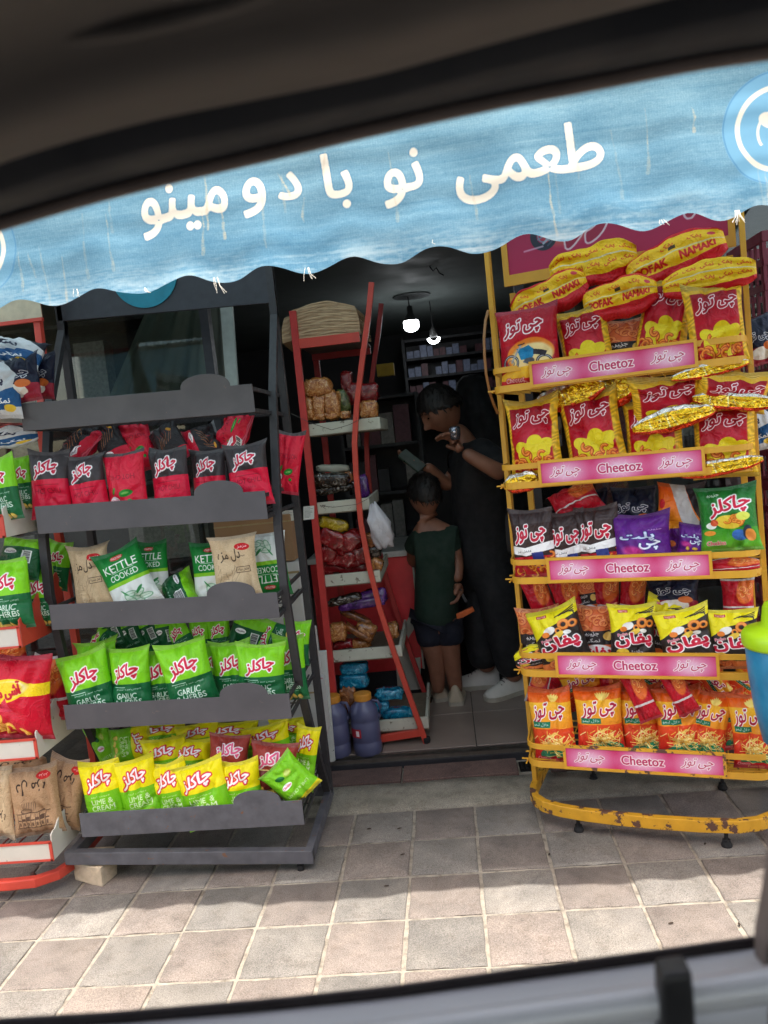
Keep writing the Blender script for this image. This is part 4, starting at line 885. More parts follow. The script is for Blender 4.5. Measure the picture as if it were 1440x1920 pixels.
DESC = dict(chili='black and red chilli crisp bag', chiliblack='mostly black chilli bag back', chiliback='red chilli crisp bag back', garlic='lime and dark green crisp bag', garlicback='dark green crisp bag back',
    lime='yellow and green crisp bag', limeback='light green bag back', kettle='green and white kettle bag', kraft='beige paper crisp bag', kraftbuild='upside-down brown paper bag',
    brick='brick red crisp bag', puff='gold edged dark red puff bag', motor='red snack bag with motorcycle picture', pofak='flat-lying yellow and red puff bag', pofakpat='flat-lying patterned yellow puff bag',
    gold='crinkled gold foil bag end', dark='dark brown red-lettered snack bag', purple='purple snack bag', orange='orange and silver snack bag', green='green snack bag', pofan='yellow and black snack bag',
    rings='orange ring snack bag', fries='orange potato stick bag', redfoil='red foil snack bag', navy='navy blue snack bag', whiteblue='white and blue snack bag', ashi='big red snack bag with yellow band')
def rowof(F, where, group, rows, front='front'):
    """rows: (design, px, py, w, h, t, roll, extra dict)"""
    cnt = {}; tot = {}
    for r_ in rows: tot[r_[0]] = tot.get(r_[0], 0)+1
    for r_ in sorted(rows, key=lambda a: a[1]):
        d, px, py, w_, h, t, roll = r_[:7]; ex = r_[7] if len(r_) > 7 else {}
        i = cnt.get(d, 0); cnt[d] = i+1
        o_ = '' if tot[d] == 1 else (' rightmost' if i == tot[d]-1 else ' '+ORD[min(i, 12)])
        extra = ex.pop('say', ''); lab = DESC[d]+(', '+extra if extra else '')+(',' if o_ else '')+o_+' on '+where
        words = lab.split(); lab = ' '.join(words[:16]); bag(F, t, px, py, w_, h, d, lab, group, roll, **ex)
g1 = 'crisp bags on the grey rack'
L = dict(kind='lens')
rowof(FB, 'top stocked grey shelf', g1, [
    ('chili', 95, 908, 80, 124, .07, 1), ('chili', 165, 914, 76, 122, .065, 3), ('chiliback', 237, 908, 84, 122, .06, 2), ('chili', 320, 902, 78, 124, .07, 1), ('chili', 393, 902, 70, 118, .11, 0), ('chili', 466, 890, 82, 118, .08, 2)])
rowof(FB, 'back of top grey shelf', g1, [
    ('chiliblack', 150, 838, 96, 56, .17, 62, dict(pitch=40)), ('chiliblack', 205, 828, 56, 92, .2, 24, dict(pitch=20)), ('chiliback', 257, 832, 62, 110, .22, 10, dict(pitch=12)), ('chiliblack', 318, 832, 60, 92, .2, 32, dict(pitch=20)), ('chiliblack', 385, 836, 100, 62, .2, -70, dict(pitch=40)), ('chiliback', 438, 816, 110, 56, .22, 76, dict(pitch=30)), ('chiliback', 540, 868, 52, 116, .3, -14, dict(say='poking out sideways'))])
rowof(FB, 'second grey shelf', g1, [
    ('kraft', 172, 1082, 80, 118, .13, 6), ('kettle', 240, 1086, 88, 120, .09, 20, dict(say='leaning over')), ('kettle', 285, 1066, 66, 100, .2, 2), ('garlicback', 338, 1112, 96, 60, .16, -58, dict(pitch=40)), ('kettle', 398, 1072, 76, 112, .17, 0, dict(say='half hidden')), ('kraft', 441, 1062, 88, 118, .08, 3), ('kettle', 503, 1058, 74, 116, .19, 180, dict(say='upside down'))])
rowof(FB, 'third grey shelf', g1, [
    ('garlic', 166, 1286, 92, 128, .065, 8), ('garlic', 186, 1262, 82, 120, .13, 6), ('garlic', 246, 1278, 84, 128, .08, 2), ('garlic', 300, 1278, 76, 120, .12, 0), ('garlic', 353, 1268, 94, 132, .055, 10), ('garlic', 395, 1262, 62, 112, .15, -6), ('garlic', 436, 1262, 76, 118, .13, 2), ('garlic', 490, 1264, 92, 114, .075, -3), ('garlic', 545, 1252, 60, 120, .17, 0)])
rowof(FB, 'back of third grey shelf', g1, [
    ('garlic', 190, 1214, 80, 50, .24, 70, dict(pitch=30)), ('garlicback', 212, 1188, 46, 72, .27, 16), ('garlicback', 246, 1190, 44, 70, .27, 18), ('garlicback', 280, 1190, 44, 72, .28, 20), ('garlicback', 312, 1192, 44, 76, .28, 4), ('garlic', 340, 1196, 46, 72, .27, 30), ('garlic', 375, 1196, 46, 80, .28, -4), ('garlic', 412, 1194, 46, 80, .27, 4), ('garlicback', 462, 1194, 66, 80, .25, -24), ('garlic', 508, 1198, 70, 60, .27, 64, dict(pitch=30)), ('garlic', 556, 1206, 50, 84, .32, -8)])
rowof(FB, 'lowest grey shelf', g1, [
    ('lime', 195, 1490, 78, 128, .065, 4), ('lime', 262, 1484, 76, 126, .075, 5), ('lime', 326, 1490, 76, 124, .08, 8), ('lime', 385, 1488, 100, 122, .05, 12, dict(say='leaning in front')), ('lime', 452, 1484, 82, 116, .065, 2), ('limeback', 545, 1462, 74, 86, .05, 38, dict(say='tipped over'))])
rowof(FB, 'back of lowest grey shelf', g1, [
    ('limeback', 196, 1398, 44, 92, .26, 24), ('lime', 246, 1396, 66, 78, .24, -80, dict(pitch=20)), ('lime', 310, 1426, 84, 84, .17, 4), ('lime', 300, 1388, 96, 62, .28, 2, dict(pitch=30)), ('lime', 360, 1426, 80, 80, .18, -6), ('lime', 372, 1392, 86, 70, .26, 6, dict(pitch=20)), ('brick', 428, 1426, 76, 100, .13, -10), ('lime', 430, 1386, 110, 62, .28, 0, dict(pitch=20)), ('brick', 512, 1444, 88, 104, .11, -10), ('lime', 502, 1394, 92, 72, .22, 6), ('lime', 540, 1376, 76, 60, .30, 0), ('lime', 572, 1420, 46, 120, .20, -10)])
g2 = 'snack bags on the yellow rack'
rowof(FY, 'top yellow shelf', g2, [
    ('motor', 992, 652, 112, 152, .045, 2), ('puff', 1098, 648, 96, 140, .09, 4), ('rings', 1170, 654, 84, 110, .16, 0), ('puff', 1246, 600, 94, 150, .12, -12, dict(say='leaning right')), ('puff', 1342, 612, 104, 156, .04, 3)])
rowof(FY, 'heap above yellow rack', g2, [
    ('pofak', 1030, 558, 146, 72, .14, 16, dict(L)), ('pofak', 1162, 560, 136, 76, .10, 6, dict(L)), ('pofakpat', 1112, 498, 160, 78, .19, 2, dict(L, say='higher up')), ('pofak', 1266, 486, 180, 82, .16, 14, dict(L, say='topmost')), ('pofakpat', 1328, 522, 164, 66, .08, 2, dict(L))])
rowof(FY, 'second yellow shelf', g2, [
    ('puff', 1002, 822, 102, 146, .05, 4), ('puff', 1112, 812, 108, 150, .06, 5), ('puff', 1226, 820, 106, 140, .07, 3), ('puff', 1358, 826, 108, 138, .06, 1)])
rowof(FY, 'second yellow shelf pile', g2, [
    ('gold', 1066, 742, 140, 40, .07, 10, dict(L)), ('gold', 1148, 732, 96, 52, .09, 14, dict(L)), ('puff', 1250, 752, 128, 96, .055, 4, dict(pitch=-24, say='tilted forward')), ('puff', 1372, 736, 132, 84, .05, -10, dict(pitch=-34, say='tilted forward')), ('gold', 1262, 786, 150, 34, .0, 10, dict(L)), ('gold', 1376, 752, 150, 26, -.005, -10, dict(L)), ('gold', 978, 904, 66, 30, .02, 6, dict(L)), ('gold', 1350, 876, 150, 24, .0, 8, dict(L)), ('gold', 1330, 694, 140, 20, .0, 8, dict(L))])
rowof(FY, 'third yellow shelf', g2, [
    ('dark', 1000, 1018, 84, 128, .05, 3), ('dark', 1062, 1022, 74, 124, .07, 2), ('dark', 1122, 1012, 86, 126, .06, 4), ('purple', 1204, 1016, 104, 104, .045, 2), ('orange', 1272, 972, 80, 130, .13, -6), ('purple', 1300, 1012, 56, 60, .07, -10, dict(say='small, half hidden')), ('green', 1365, 972, 106, 122, .04, 2)])
rowof(FY, 'back of third yellow shelf', g2, [
    ('redfoil', 1078, 938, 88, 62, .15, 20, dict(pitch=30)), ('navy', 1190, 958, 84, 90, .2, 4), ('redfoil', 1010, 1064, 88, 30, .06, 4, dict(L)), ('redfoil', 1374, 1060, 92, 32, .03, 2, dict(L)), ('navy', 1100, 960, 80, 80, .22, 0)])
rowof(FY, 'fourth yellow shelf', g2, [
    ('rings', 1012, 1196, 78, 112, .13, 4), ('pofan', 1050, 1196, 96, 116, .05, 14), ('rings', 1122, 1190, 74, 110, .11, 2), ('pofan', 1186, 1190, 86, 114, .05, -4), ('pofan', 1240, 1176, 70, 110, .12, -14), ('pofan', 1286, 1196, 98, 112, .04, 6), ('pofan', 1374, 1198, 92, 112, .06, 4), ('pofan', 1002, 1232, 78, 44, .07, 10, dict(L, say='lying under'))])
rowof(FY, 'back of fourth yellow shelf', g2, [
    ('redfoil', 1014, 1128, 48, 96, .2, 16), ('redfoil', 1064, 1124, 52, 92, .2, 14), ('rings', 1102, 1120, 44, 92, .22, 6), ('redfoil', 1136, 1120, 50, 86, .22, 0), ('redfoil', 1186, 1120, 50, 92, .2, -4), ('navy', 1262, 1118, 94, 72, .16, 0, dict(pitch=24)), ('redfoil', 1384, 1124, 58, 78, .15, 0)])
rowof(FY, 'lowest yellow shelf', g2, [
    ('fries', 1036, 1360, 84, 138, .05, 7), ('fries', 1124, 1352, 86, 130, .05, 1), ('fries', 1204, 1352, 82, 130, .09, 2), ('fries', 1274, 1354, 86, 130, .065, 4), ('fries', 1330, 1358, 66, 122, .07, -8), ('fries', 1408, 1370, 72, 140, .04, 6)])
rowof(FY, 'back of lowest yellow shelf', g2, [
    ('redfoil', 1022, 1286, 66, 60, .2, 80, dict(pitch=20)), ('fries', 1094, 1288, 78, 76, .17, 14), ('redfoil', 1150, 1284, 54, 70, .17, 0), ('redfoil', 1200, 1304, 44, 96, .035, 22, dict(say='hanging over front')), ('fries', 1236, 1290, 80, 70, .14, -30), ('redfoil', 1272, 1296, 40, 90, .03, 26, dict(say='folded over front')), ('fries', 1340, 1296, 90, 70, .16, -60), ('fries', 1400, 1290, 70, 70, .18, -40), ('fries', 1372, 1350, 56, 110, .1, 4)])
g3 = 'snack bags on the coral rack'
rowof(FL_, 'top coral tray', g3, [('whiteblue', 30, 664, 110, 62, .10, -14, dict(pitch=30)), ('navy', 34, 712, 92, 90, .07, 2), ('whiteblue', 4, 730, 70, 110, .04, 0), ('navy', 76, 706, 60, 84, .16, -6)])
rowof(FL_, 'second coral tray', g3, [('garlic', 6, 916, 64, 122, .05, 4), ('garlic', 40, 906, 50, 100, .14, 0), ('whiteblue', 20, 820, 100, 40, .14, 4, dict(L))])
rowof(FL_, 'third coral tray', g3, [('garlic', 18, 1114, 86, 132, .05, 3), ('garlic', 74, 1120, 60, 110, .16, 0), ('garlicback', 40, 1046, 90, 76, .17, -14, dict(pitch=24)), ('garlic', 108, 1060, 50, 90, .30, -12), ('garlicback', -30, 1080, 60, 120, .1, 0)])
rowof(FL_, 'fourth coral tray', g3, [('ashi', 34, 1306, 134, 156, .05, -3), ('redfoil', 96, 1290, 70, 120, .18, 0), ('redfoil', 10, 1236, 90, 60, .22, 6)])
rowof(FL_, 'lowest coral tray', g3, [('kraft', -2, 1504, 56, 132, .06, 178), ('kraftbuild', 68, 1500, 90, 128, .07, 0), ('kraftbuild', 122, 1486, 76, 130, .14, -12), ('kraftbuild', 30, 1440, 120, 40, .2, 4, dict(L))])

# ------------------------------------------------------------------ goods on the red rack
def softbox(name, c, sx, sy, sz, m, parent=None, seed=0, n=12, lump=.1, rot=0, e=.45):
    """rounded lumpy packet"""
    g = np.random.default_rng(seed); G_ = []; ph = g.uniform(0, 6, 6)
    for i in range(n+1):
        th = math.pi*i/n-math.pi/2; r_ = []
        for j in range(2*n+1):
            a = 2*math.pi*j/(2*n); f = lambda s_, c_: math.copysign(abs(s_)**e, s_)
            x, y, z = f(math.cos(th)*math.cos(a), 0), f(math.cos(th)*math.sin(a), 0), f(math.sin(th), 0)
            k = 1+lump*(math.sin(5*x+ph[0]+3*z)*math.sin(4*y+ph[1])+.5*math.sin(11*x+7*z+ph[2]))
            x, y, z = x*sx*k, y*sy*k, z*sz*k; ca, sa = math.cos(rot), math.sin(rot); r_.append((c[0]+x*ca-z*sa, c[1]+y, c[2]+x*sa+z*ca))
        G_.append(r_)
    b = MB(); b.grid(G_); o = b.build(name, m, parent, smooth=True)
    import bmesh
    bm = bmesh.new(); bm.from_mesh(o.data); bmesh.ops.remove_doubles(bm, verts=bm.verts, dist=1e-5); bmesh.ops.recalc_face_normals(bm, faces=bm.faces); bm.to_mesh(o.data); bm.free(); return o
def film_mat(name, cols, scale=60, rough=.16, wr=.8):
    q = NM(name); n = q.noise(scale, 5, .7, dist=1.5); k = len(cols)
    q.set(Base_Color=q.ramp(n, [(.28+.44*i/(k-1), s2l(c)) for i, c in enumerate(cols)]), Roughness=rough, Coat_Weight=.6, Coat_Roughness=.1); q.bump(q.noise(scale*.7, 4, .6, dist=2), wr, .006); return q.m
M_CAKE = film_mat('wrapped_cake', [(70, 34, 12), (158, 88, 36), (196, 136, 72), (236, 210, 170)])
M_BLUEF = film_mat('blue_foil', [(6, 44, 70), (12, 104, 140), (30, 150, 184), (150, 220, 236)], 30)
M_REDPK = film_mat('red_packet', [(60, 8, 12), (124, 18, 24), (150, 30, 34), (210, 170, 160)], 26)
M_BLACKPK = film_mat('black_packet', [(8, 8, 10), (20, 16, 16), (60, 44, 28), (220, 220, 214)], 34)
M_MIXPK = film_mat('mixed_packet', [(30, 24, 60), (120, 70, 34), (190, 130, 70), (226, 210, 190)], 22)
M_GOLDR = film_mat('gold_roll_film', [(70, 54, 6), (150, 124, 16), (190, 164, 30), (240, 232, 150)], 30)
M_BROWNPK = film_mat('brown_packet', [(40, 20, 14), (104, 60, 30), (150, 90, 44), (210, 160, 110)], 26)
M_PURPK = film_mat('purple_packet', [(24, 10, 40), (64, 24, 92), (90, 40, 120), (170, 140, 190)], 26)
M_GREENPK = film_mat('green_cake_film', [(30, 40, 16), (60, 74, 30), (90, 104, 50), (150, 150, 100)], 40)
def pk(px, py, w_, h, m, label, cat='wrapped cake', Y=YR+.06, dy=.03, name='packet', grp=None, rot=0, seed=None, e=.5):
    c = at(px, py, Y); k = float((c-CAM)@cf)/FPX; o = softbox(name, (0, 0, 0), w_*k/2, dy, h*k/2, m, None, seed or int(px*7+py), rot=R(rot), e=e)
    o.location = c; tag(o, label, cat, grp); return o
gc = 'wrapped goods on the red rack'
pk(596, 726, 54, 34, M_CAKE, 'big wrapped cake roll lying on top of the upright ones', grp=gc, name='wrapped_cake')
for i, (x, y, w_, h, l) in enumerate(((580, 766, 18, 44, 'slim wrapped cake against the red post'), (598, 764, 26, 46, 'upright wrapped cake second from the red post'), (624, 760, 30, 54, 'tall upright wrapped cake in the middle of the tray'), (599, 782, 26, 14, 'small wrapped cake under the second upright one'), (622, 780, 26, 14, 'small wrapped cake under the tall upright one'), (648, 778, 20, 15, 'small round wrapped cake with a dark hole'), (692, 768, 34, 34, 'wrapped cake at the right end past the curved post'))):
    pk(x, y, w_, h, M_CAKE, l, grp=gc, name='wrapped_cake', rot=-5)
pk(644, 752, 22, 44, M_GREENPK, 'olive green wrapped cake behind the tall one', Y=YR+.1, name='wrapped_cake', grp=gc, rot=12)
for i, (x, y, w_, h) in enumerate(((650, 716, 22, 40), (690, 736, 40, 34), (664, 738, 30, 40))): pk(x, y, w_, h, M_REDPK, ('tall dark red packet left of the curved post', 'glossy red packet right of the curved post', 'red packet behind the curved post')[i], 'packet', Y=YR+.2, grp=gc)
for i, (x, y, w_, h, m, r_, l) in enumerate(((616, 900, 78, 26, M_BLACKPK, -4, 'black foil packets with white glints on the second tray'), (622, 918, 84, 16, M_BLACKPK, 4, 'flat black packet along the second tray board'), (640, 898, 46, 22, M_BROWNPK, 8, 'brown and gold packet near the curved post'), (624, 878, 60, 14, M_WASH, -6, 'torn open carton on the second tray'), (682, 912, 20, 44, M_PURPK, 4, 'small purple packet at the second tray end'))): pk(x, y, w_, h, m, l, 'packet', Y=YR+.08+.02*i, rot=r_, grp=gc)
pk(626, 982, 56, 22, M_GOLDR, 'shiny gold plastic roll lying on red packets', 'packet', Y=YR+.07, rot=-18, grp=gc, name='gold_roll')
for i, (x, y, w_, h, r_) in enumerate(((622, 1010, 50, 34, -30), (652, 1016, 56, 36, 24), (612, 1038, 40, 34, 10), (640, 1046, 56, 34, -12), (672, 1042, 44, 36, 14), (624, 1062, 50, 24, 4), (664, 1064, 60, 22, -4))):
    pk(x, y, w_, h, M_REDPK, ('red sweet packet under the gold roll', 'red packet right of the gold roll', 'red packet against the left post', 'red packet in the middle of the heap', 'red packet beside the curved post', 'lowest left red packet in the heap', 'lowest right red packet in the heap')[i], 'packet', Y=YR+.07+.012*i, rot=r_, grp=gc)
pk(700, 1010, 26, 30, M_BROWNPK, 'brown foil packet past the curved post', 'packet', grp=gc, rot=20); pk(700, 1034, 30, 22, M_BLACKPK, 'silver and black packet past the curved post', 'packet', grp=gc); pk(704, 1062, 26, 34, M_MIXPK, 'orange edged packet past the curved post', 'packet', grp=gc, rot=-30)
for i, (x, y, w_, h, r_, m, l) in enumerate(((646, 1124, 66, 16, 10, M_BLACKPK, 'flat dark packet on the upper heap'), (680, 1130, 90, 20, 4, M_PURPK, 'long purple packet on the upper heap'), (700, 1116, 50, 24, 8, M_PURPK, 'purple bag sticking out right of the post'), (634, 1184, 32, 34, 0, M_CAKE, 'cream packet with a dark oval picture'), (672, 1186, 60, 14, -36, M_BROWNPK, 'orange chocolate bar lying slanted'), (686, 1180, 40, 26, -20, M_MIXPK, 'dark blue packet beside the chocolate bar'), (644, 1208, 40, 16, 8, M_REDPK, 'small red packet on the board'), (676, 1206, 40, 16, -4, M_CAKE, 'pale cake packet on the board'), (668, 1156, 60, 14, -30, M_BROWNPK, 'long brown bar above the heap'), (734, 1182, 28, 30, 4, M_MIXPK, 'packet with oval picture at the tray end'))):
    pk(x, y, w_, h, m, l, 'packet', Y=YR+.06+.01*i, rot=r_, grp=gc)
for i, (x, y, w_, h, l) in enumerate(((664, 1252, 52, 22, 'upper blue foil packet of the pair'), (664, 1276, 54, 28, 'lower blue foil packet of the pair'), (730, 1300, 52, 22, 'blue foil packet right of the jug lid'), (742, 1336, 60, 20, 'flat blue foil packet on the lowest tray'), (716, 1326, 30, 26, 'crumpled blue foil packet beside the jug'))): pk(x, y, w_, h, M_BLUEF, l, 'packet', Y=YR+.1, grp='blue foil packets', name='foil_packet')
pk(654, 1318, 30, 60, M_BROWNPK, 'brown packet hanging between the two jugs', 'packet', Y=YR-.01, dy=.01)
# bundle of brown paper bags on the top shelf
bt = thing('paper_bundle', 'thick bundle of folded brown paper bags on top of the red rack', 'paper bundle', at(600, 628, YR+.1))
A, B_ = at(530, 636, YR+.02), at(676, 620, YR+.02); zt2 = TOPZ; g = random.Random(4)
M_PAP = pm('brown_paper', (176, 146, 112), .85, 0, .12, 30, .3, 80); M_PAP2 = pm('brown_paper_light', (196, 168, 132), .85, 0, .1, 30, .3, 80)
x0, x1 = A[0], B_[0]
for i in range(34):
    f = i/33; z = zt2+.004+f*.118; P = []
    for j in range(25):
        u = j/24; sag = .030*math.sin(math.pi*u)*(.3+f)+.0035*math.sin(u*9+i*.45)+.0012*math.sin(u*23+i*1.7); wdt = 1-.10*f**3
        P.append((x0+(x1-x0)*(.5+(u-.5)*wdt), YR+.012+.003*math.sin(i*2.1+u*7)+.02*f*f, z-.02*(u < .12)*f+(sag-.014)*.75))
    b = MB(); b.sweep(P, [(-.30, -.0034), (.004, -.0030), (.004, .0030), (-.30, .0034)]); b.build('paper_sheet', (M_PAP, M_PAP2)[i % 2], bt)
# two plastic jugs
M_JUG = pm('violet_jug_plastic', (84, 86, 116), .35, 0, .06, 8, .05); M_LID = pm('ochre_lid', (196, 130, 40), .5); M_LAB = pm('red_label', (176, 34, 44), .5)
for i, (px, lab) in enumerate(((690, 'violet plastic jug with ochre lid and red label, in full view'), (632, 'violet plastic jug half hidden behind the white post'))):
    p = atz(px, 1420, .045); p[1] = .905; k = .001*2.1
    p = at(px, 1400, .905); p[2] = .045
    t = thing('plastic_jug', lab, 'jug', p, 'plastic jugs by the red rack')
    b = MB(); b.lathe([(.056, 0), (.060, .006), (.061, .05), (.058, .056), (.058, .062), (.061, .068), (.061, .14), (.058, .146), (.061, .154), (.060, .185), (.052, .21), (.036, .226), (.034, .236)], p, 28); b.build('body', M_JUG, t, smooth=True)
    b = MB(); b.lathe([(.036, .232), (.038, .236), (.038, .258), (.034, .262), (.001, .263)], p, 24); b.build('lid', M_LID, t, bevel=.001)
    b = MB(); b.tube([p+[.036, -.005, .228], p+[.062, -.01, .226], p+[.072, -.01, .20], p+[.066, -.01, .165], p+[.058, -.01, .15]], .007, 8); b.build('handle', M_JUG, t, smooth=True)
    b = MB(); b.grid([[(p[0]+.0622*math.sin(a), p[1]-.0622*math.cos(a), z) for a in np.linspace(-1.25, -.25, 9)] for z in (p[2]+.085, p[2]+.122)]); b.build('label', M_LAB, t)
    b = MB(); b.grid([[(p[0]+(.0632)*math.sin(a), p[1]-.0632*math.cos(a), p[2]+.1035+z) for a in np.linspace(-.62, -.38, 5)] for z in (-.012, .012)]); b.build('label', pm('white_print', (226, 214, 214), .5), t)
# hanging plastic carrier bag
c = at(712, 985, YR-.02); o = softbox('carrier_bag', (0, 0, 0), .045, .035, .098, pm('white_film', (176, 172, 176), .35, 0, .15, 12, .8, 20, dist=.01, coat=.3), None, 5, 14, .12, rot=.22, e=.7); o.location = c
for v in o.data.vertices:
    if v.co.z > .02: f = (v.co.z-.02)/.08; v.co.x = v.co.x*(1-.6*f)-.01*f; v.co.y *= (1-.6*f)
tag(o, 'white plastic carrier bag hanging beside the red rack', 'carrier bag')
# white strip post in front of the red rack
b = MB(); b.prism([at(598, 1222, .80), at(611, 1221, .80), at(628, 1428, .80), at(615, 1430, .80)], (0, .02, 0)); o = b.build('white_post', M_WHITEP, bevel=.001); recenter(o); tag(o, 'chipped white post standing beside the jugs', 'post')
# wire ties and price cards on the red rack
for i, (a, b_, c_) in enumerate((((545, 775), (622, 806), (690, 778)), ((600, 948), (650, 948), (690, 935)))):
    q_ = MB(); q_.tube([at(*a, YR-.02), at((a[0]+b_[0])/2, (a[1]+b_[1])/2+3, YR-.02), at(*b_, YR-.02), at((b_[0]+c_[0])/2, (b_[1]+c_[1])/2+4, YR-.02), at(*c_, YR-.02)], .0012, 5); o = q_.build('tie_wire', pm('wire', (90, 84, 78), .5, .5)); recenter(o); tag(o, ('thin wire sagging across the first whitewashed tray', 'thin wire across the second whitewashed tray')[i], 'wire')
M_CARD = pm('card_white', (204, 204, 196), .7)
def card_img():
    c = Cv(96, 120, (206, 206, 198)); g = g_(8)
    for i in range(9): c.rect(8, 12+i*11, 8+g.uniform(40, 78), 15+i*11, (90, 92, 90))
    return c
M_CARDP = img_mat('price_card', card_img().img('price_card_print'), .7, 0)
for i, (x0, y0, x1, y1, Y, l) in enumerate(((528, 958, 551, 978, .62, 'white printed card between the two dark rack posts'), (569, 950, 589, 975, .93, 'white printed card on the red rack post'), (452, 976, 510, 1004, .62, 'pale printed card behind the second grey shelf'))):
    P4 = [at(x0, y1, Y), at(x1, y1-2, Y), at(x1, y0-2, Y), at(x0, y0, Y)]; L_ = np.mean(P4, 0); o = panel('price_card', M_CARDP, None, P4, .0015); recenter(o); tag(o, l, 'card')
# cartons stacked behind the grey rack
M_BOXW = pm('white_carton', (196, 194, 190), .7, 0, .05, 8, .1, wear=(190, 120, 130), wearamt=.62, wscale=10); M_BOXB = pm('brown_carton', (150, 116, 84), .8, 0, .08, 8, .15)
for i, (x, y, z, sx, sy, sz, m, l) in enumerate(((-.50, .66, .01, .30, .14, .22, M_BOXW, 'white carton at the bottom behind the grey rack'), (-.46, .67, .232, .26, .13, .22, M_BOXW, 'white and pink carton in the middle behind the grey rack'), (-.47, .67, .454, .26, .13, .20, M_BOXW, 'pale pink carton third from the ground'), (-.48, .67, .656, .24, .12, .28, M_BOXW, 'tall white carton near the grey rack posts'), (-.52, .67, .94, .30, .12, .18, M_BOXB, 'brown carton on top of the white cartons'), (-.95, .67, .01, .34, .14, .26, M_BOXB, 'brown carton low behind the grey rack'))):
    t = thing('carton', l, 'carton', (x, y, z), 'cartons behind the grey rack'); b = MB(); b.box((x-sx/2, y-sy/2, z), (x+sx/2, y+sy/2, z+sz)); b.build('box', m, t, bevel=.003)
    b = MB(); b.box((x-sx/2-.0008, y-sy/2-.001, z+sz*.84), (x+sx/2+.0008, y-sy/2-.0002, z+sz*.87)); b.build('tape', pm('tape', (160, 140, 100), .3), t)
# ------------------------------------------------------------------ inside the shop
def bulb(px, py, Y, s_, lab, ring_=False, power=3.0):
    p = at(px, py, Y); t = thing('hanging_bulb', lab, 'light bulb', (p[0], p[1], p[2]))
    em = NM('lit_bulb'); em.set(Base_Color=(1, 1, 1), Emission_Color=(.93, .97, 1, 1)); em.b.inputs['Emission Strength'].default_value = 5.0
    if not ring_:
        b = MB(); b.lathe([(.001, -s_*1.0)]+[(s_*1.02*math.sin(q_), -s_*.35-s_*.65*math.cos(q_)) for q_ in np.linspace(.15, math.pi/2, 10)]+[(s_*1.04, 0), (s_*1.03, s_*.35), (s_*.98, s_*.45)], p, 24); b.build('globe', em.m, t, smooth=True)
        b = MB(); b.lathe([(s_*1.0, s_*.46), (s_*.8, s_*.8), (s_*.4, s_*1.5), (s_*.38, s_*2.4), (.004, s_*2.5)], p, 20); b.build('socket', pm('bulb_socket', (60, 60, 60), .5), t, smooth=True)
    else:
        b = MB(); b.tube([p+[s_*math.cos(a), 0, s_*math.sin(a)] for a in np.linspace(math.pi*1.05, math.pi*1.95, 12)], s_*.28, 10); b.build('tube', em.m, t, smooth=True)
        b = MB(); b.lathe([(s_*.7, 0), (s_*.6, s_*1.2), (.005, s_*2.0)], p, 16); b.build('holder', pm('bulb_socket', (60, 60, 60), .5), t, smooth=True)
    b = MB(); b.tube([p+[0, 0, s_*2], (p[0]-.004, p[1], 2.262)], .004, 6); b.build('cord', M_RUBBER, t)
    li = bpy.data.lights.new('bulb_light', 'POINT'); li.energy = power; li.color = (.92, .97, 1); li.shadow_soft_size = s_; lo = bpy.data.objects.new('bulb_light', li); col.objects.link(lo); lo.parent = t; lo.location = (0, 0, -s_*1.6)
bulb(771, 608, 2.8, .047, 'round lit bulb hanging from the shop ceiling', power=.5)
bulb(813, 632, 3.1, .036, 'second lit bulb showing as a bright crescent', True, power=.2)
b = MB(); p = at(771, 548, 2.8); b.lathe([(.12, 0), (.12, .004)], (p[0], 2.8, 2.255), 30); o = b.build('bulb_shadow_disc', pm('bulb_shadow_grey', (56, 60, 60), .7)); recenter(o); tag(o, 'dark disc added as the bulb shadow on the ceiling', 'shadow disc')  # dark disc added on the ceiling in place of the bulb's cast shadow
b = MB(); P = [at(x, y, 2.0) for x, y in ((808, 492), (806, 500), (812, 508), (818, 502), (824, 512), (832, 516))]; b.tube(P, .004, 6); o = b.build('ceiling_wire', M_RUBBER); recenter(o); tag(o, 'loose black wire curling down from the ceiling', 'wire')
M_SHELFD = pm('dark_shelf', (44, 44, 48), .6); M_PK1 = pm('blue_white_pack', (120, 130, 160), .5, var=.3, scale=60); M_PK2 = pm('wine_pack', (90, 44, 56), .5, var=.3, scale=60); M_PK3 = pm('grey_pack', (120, 116, 112), .5, var=.3, scale=60)
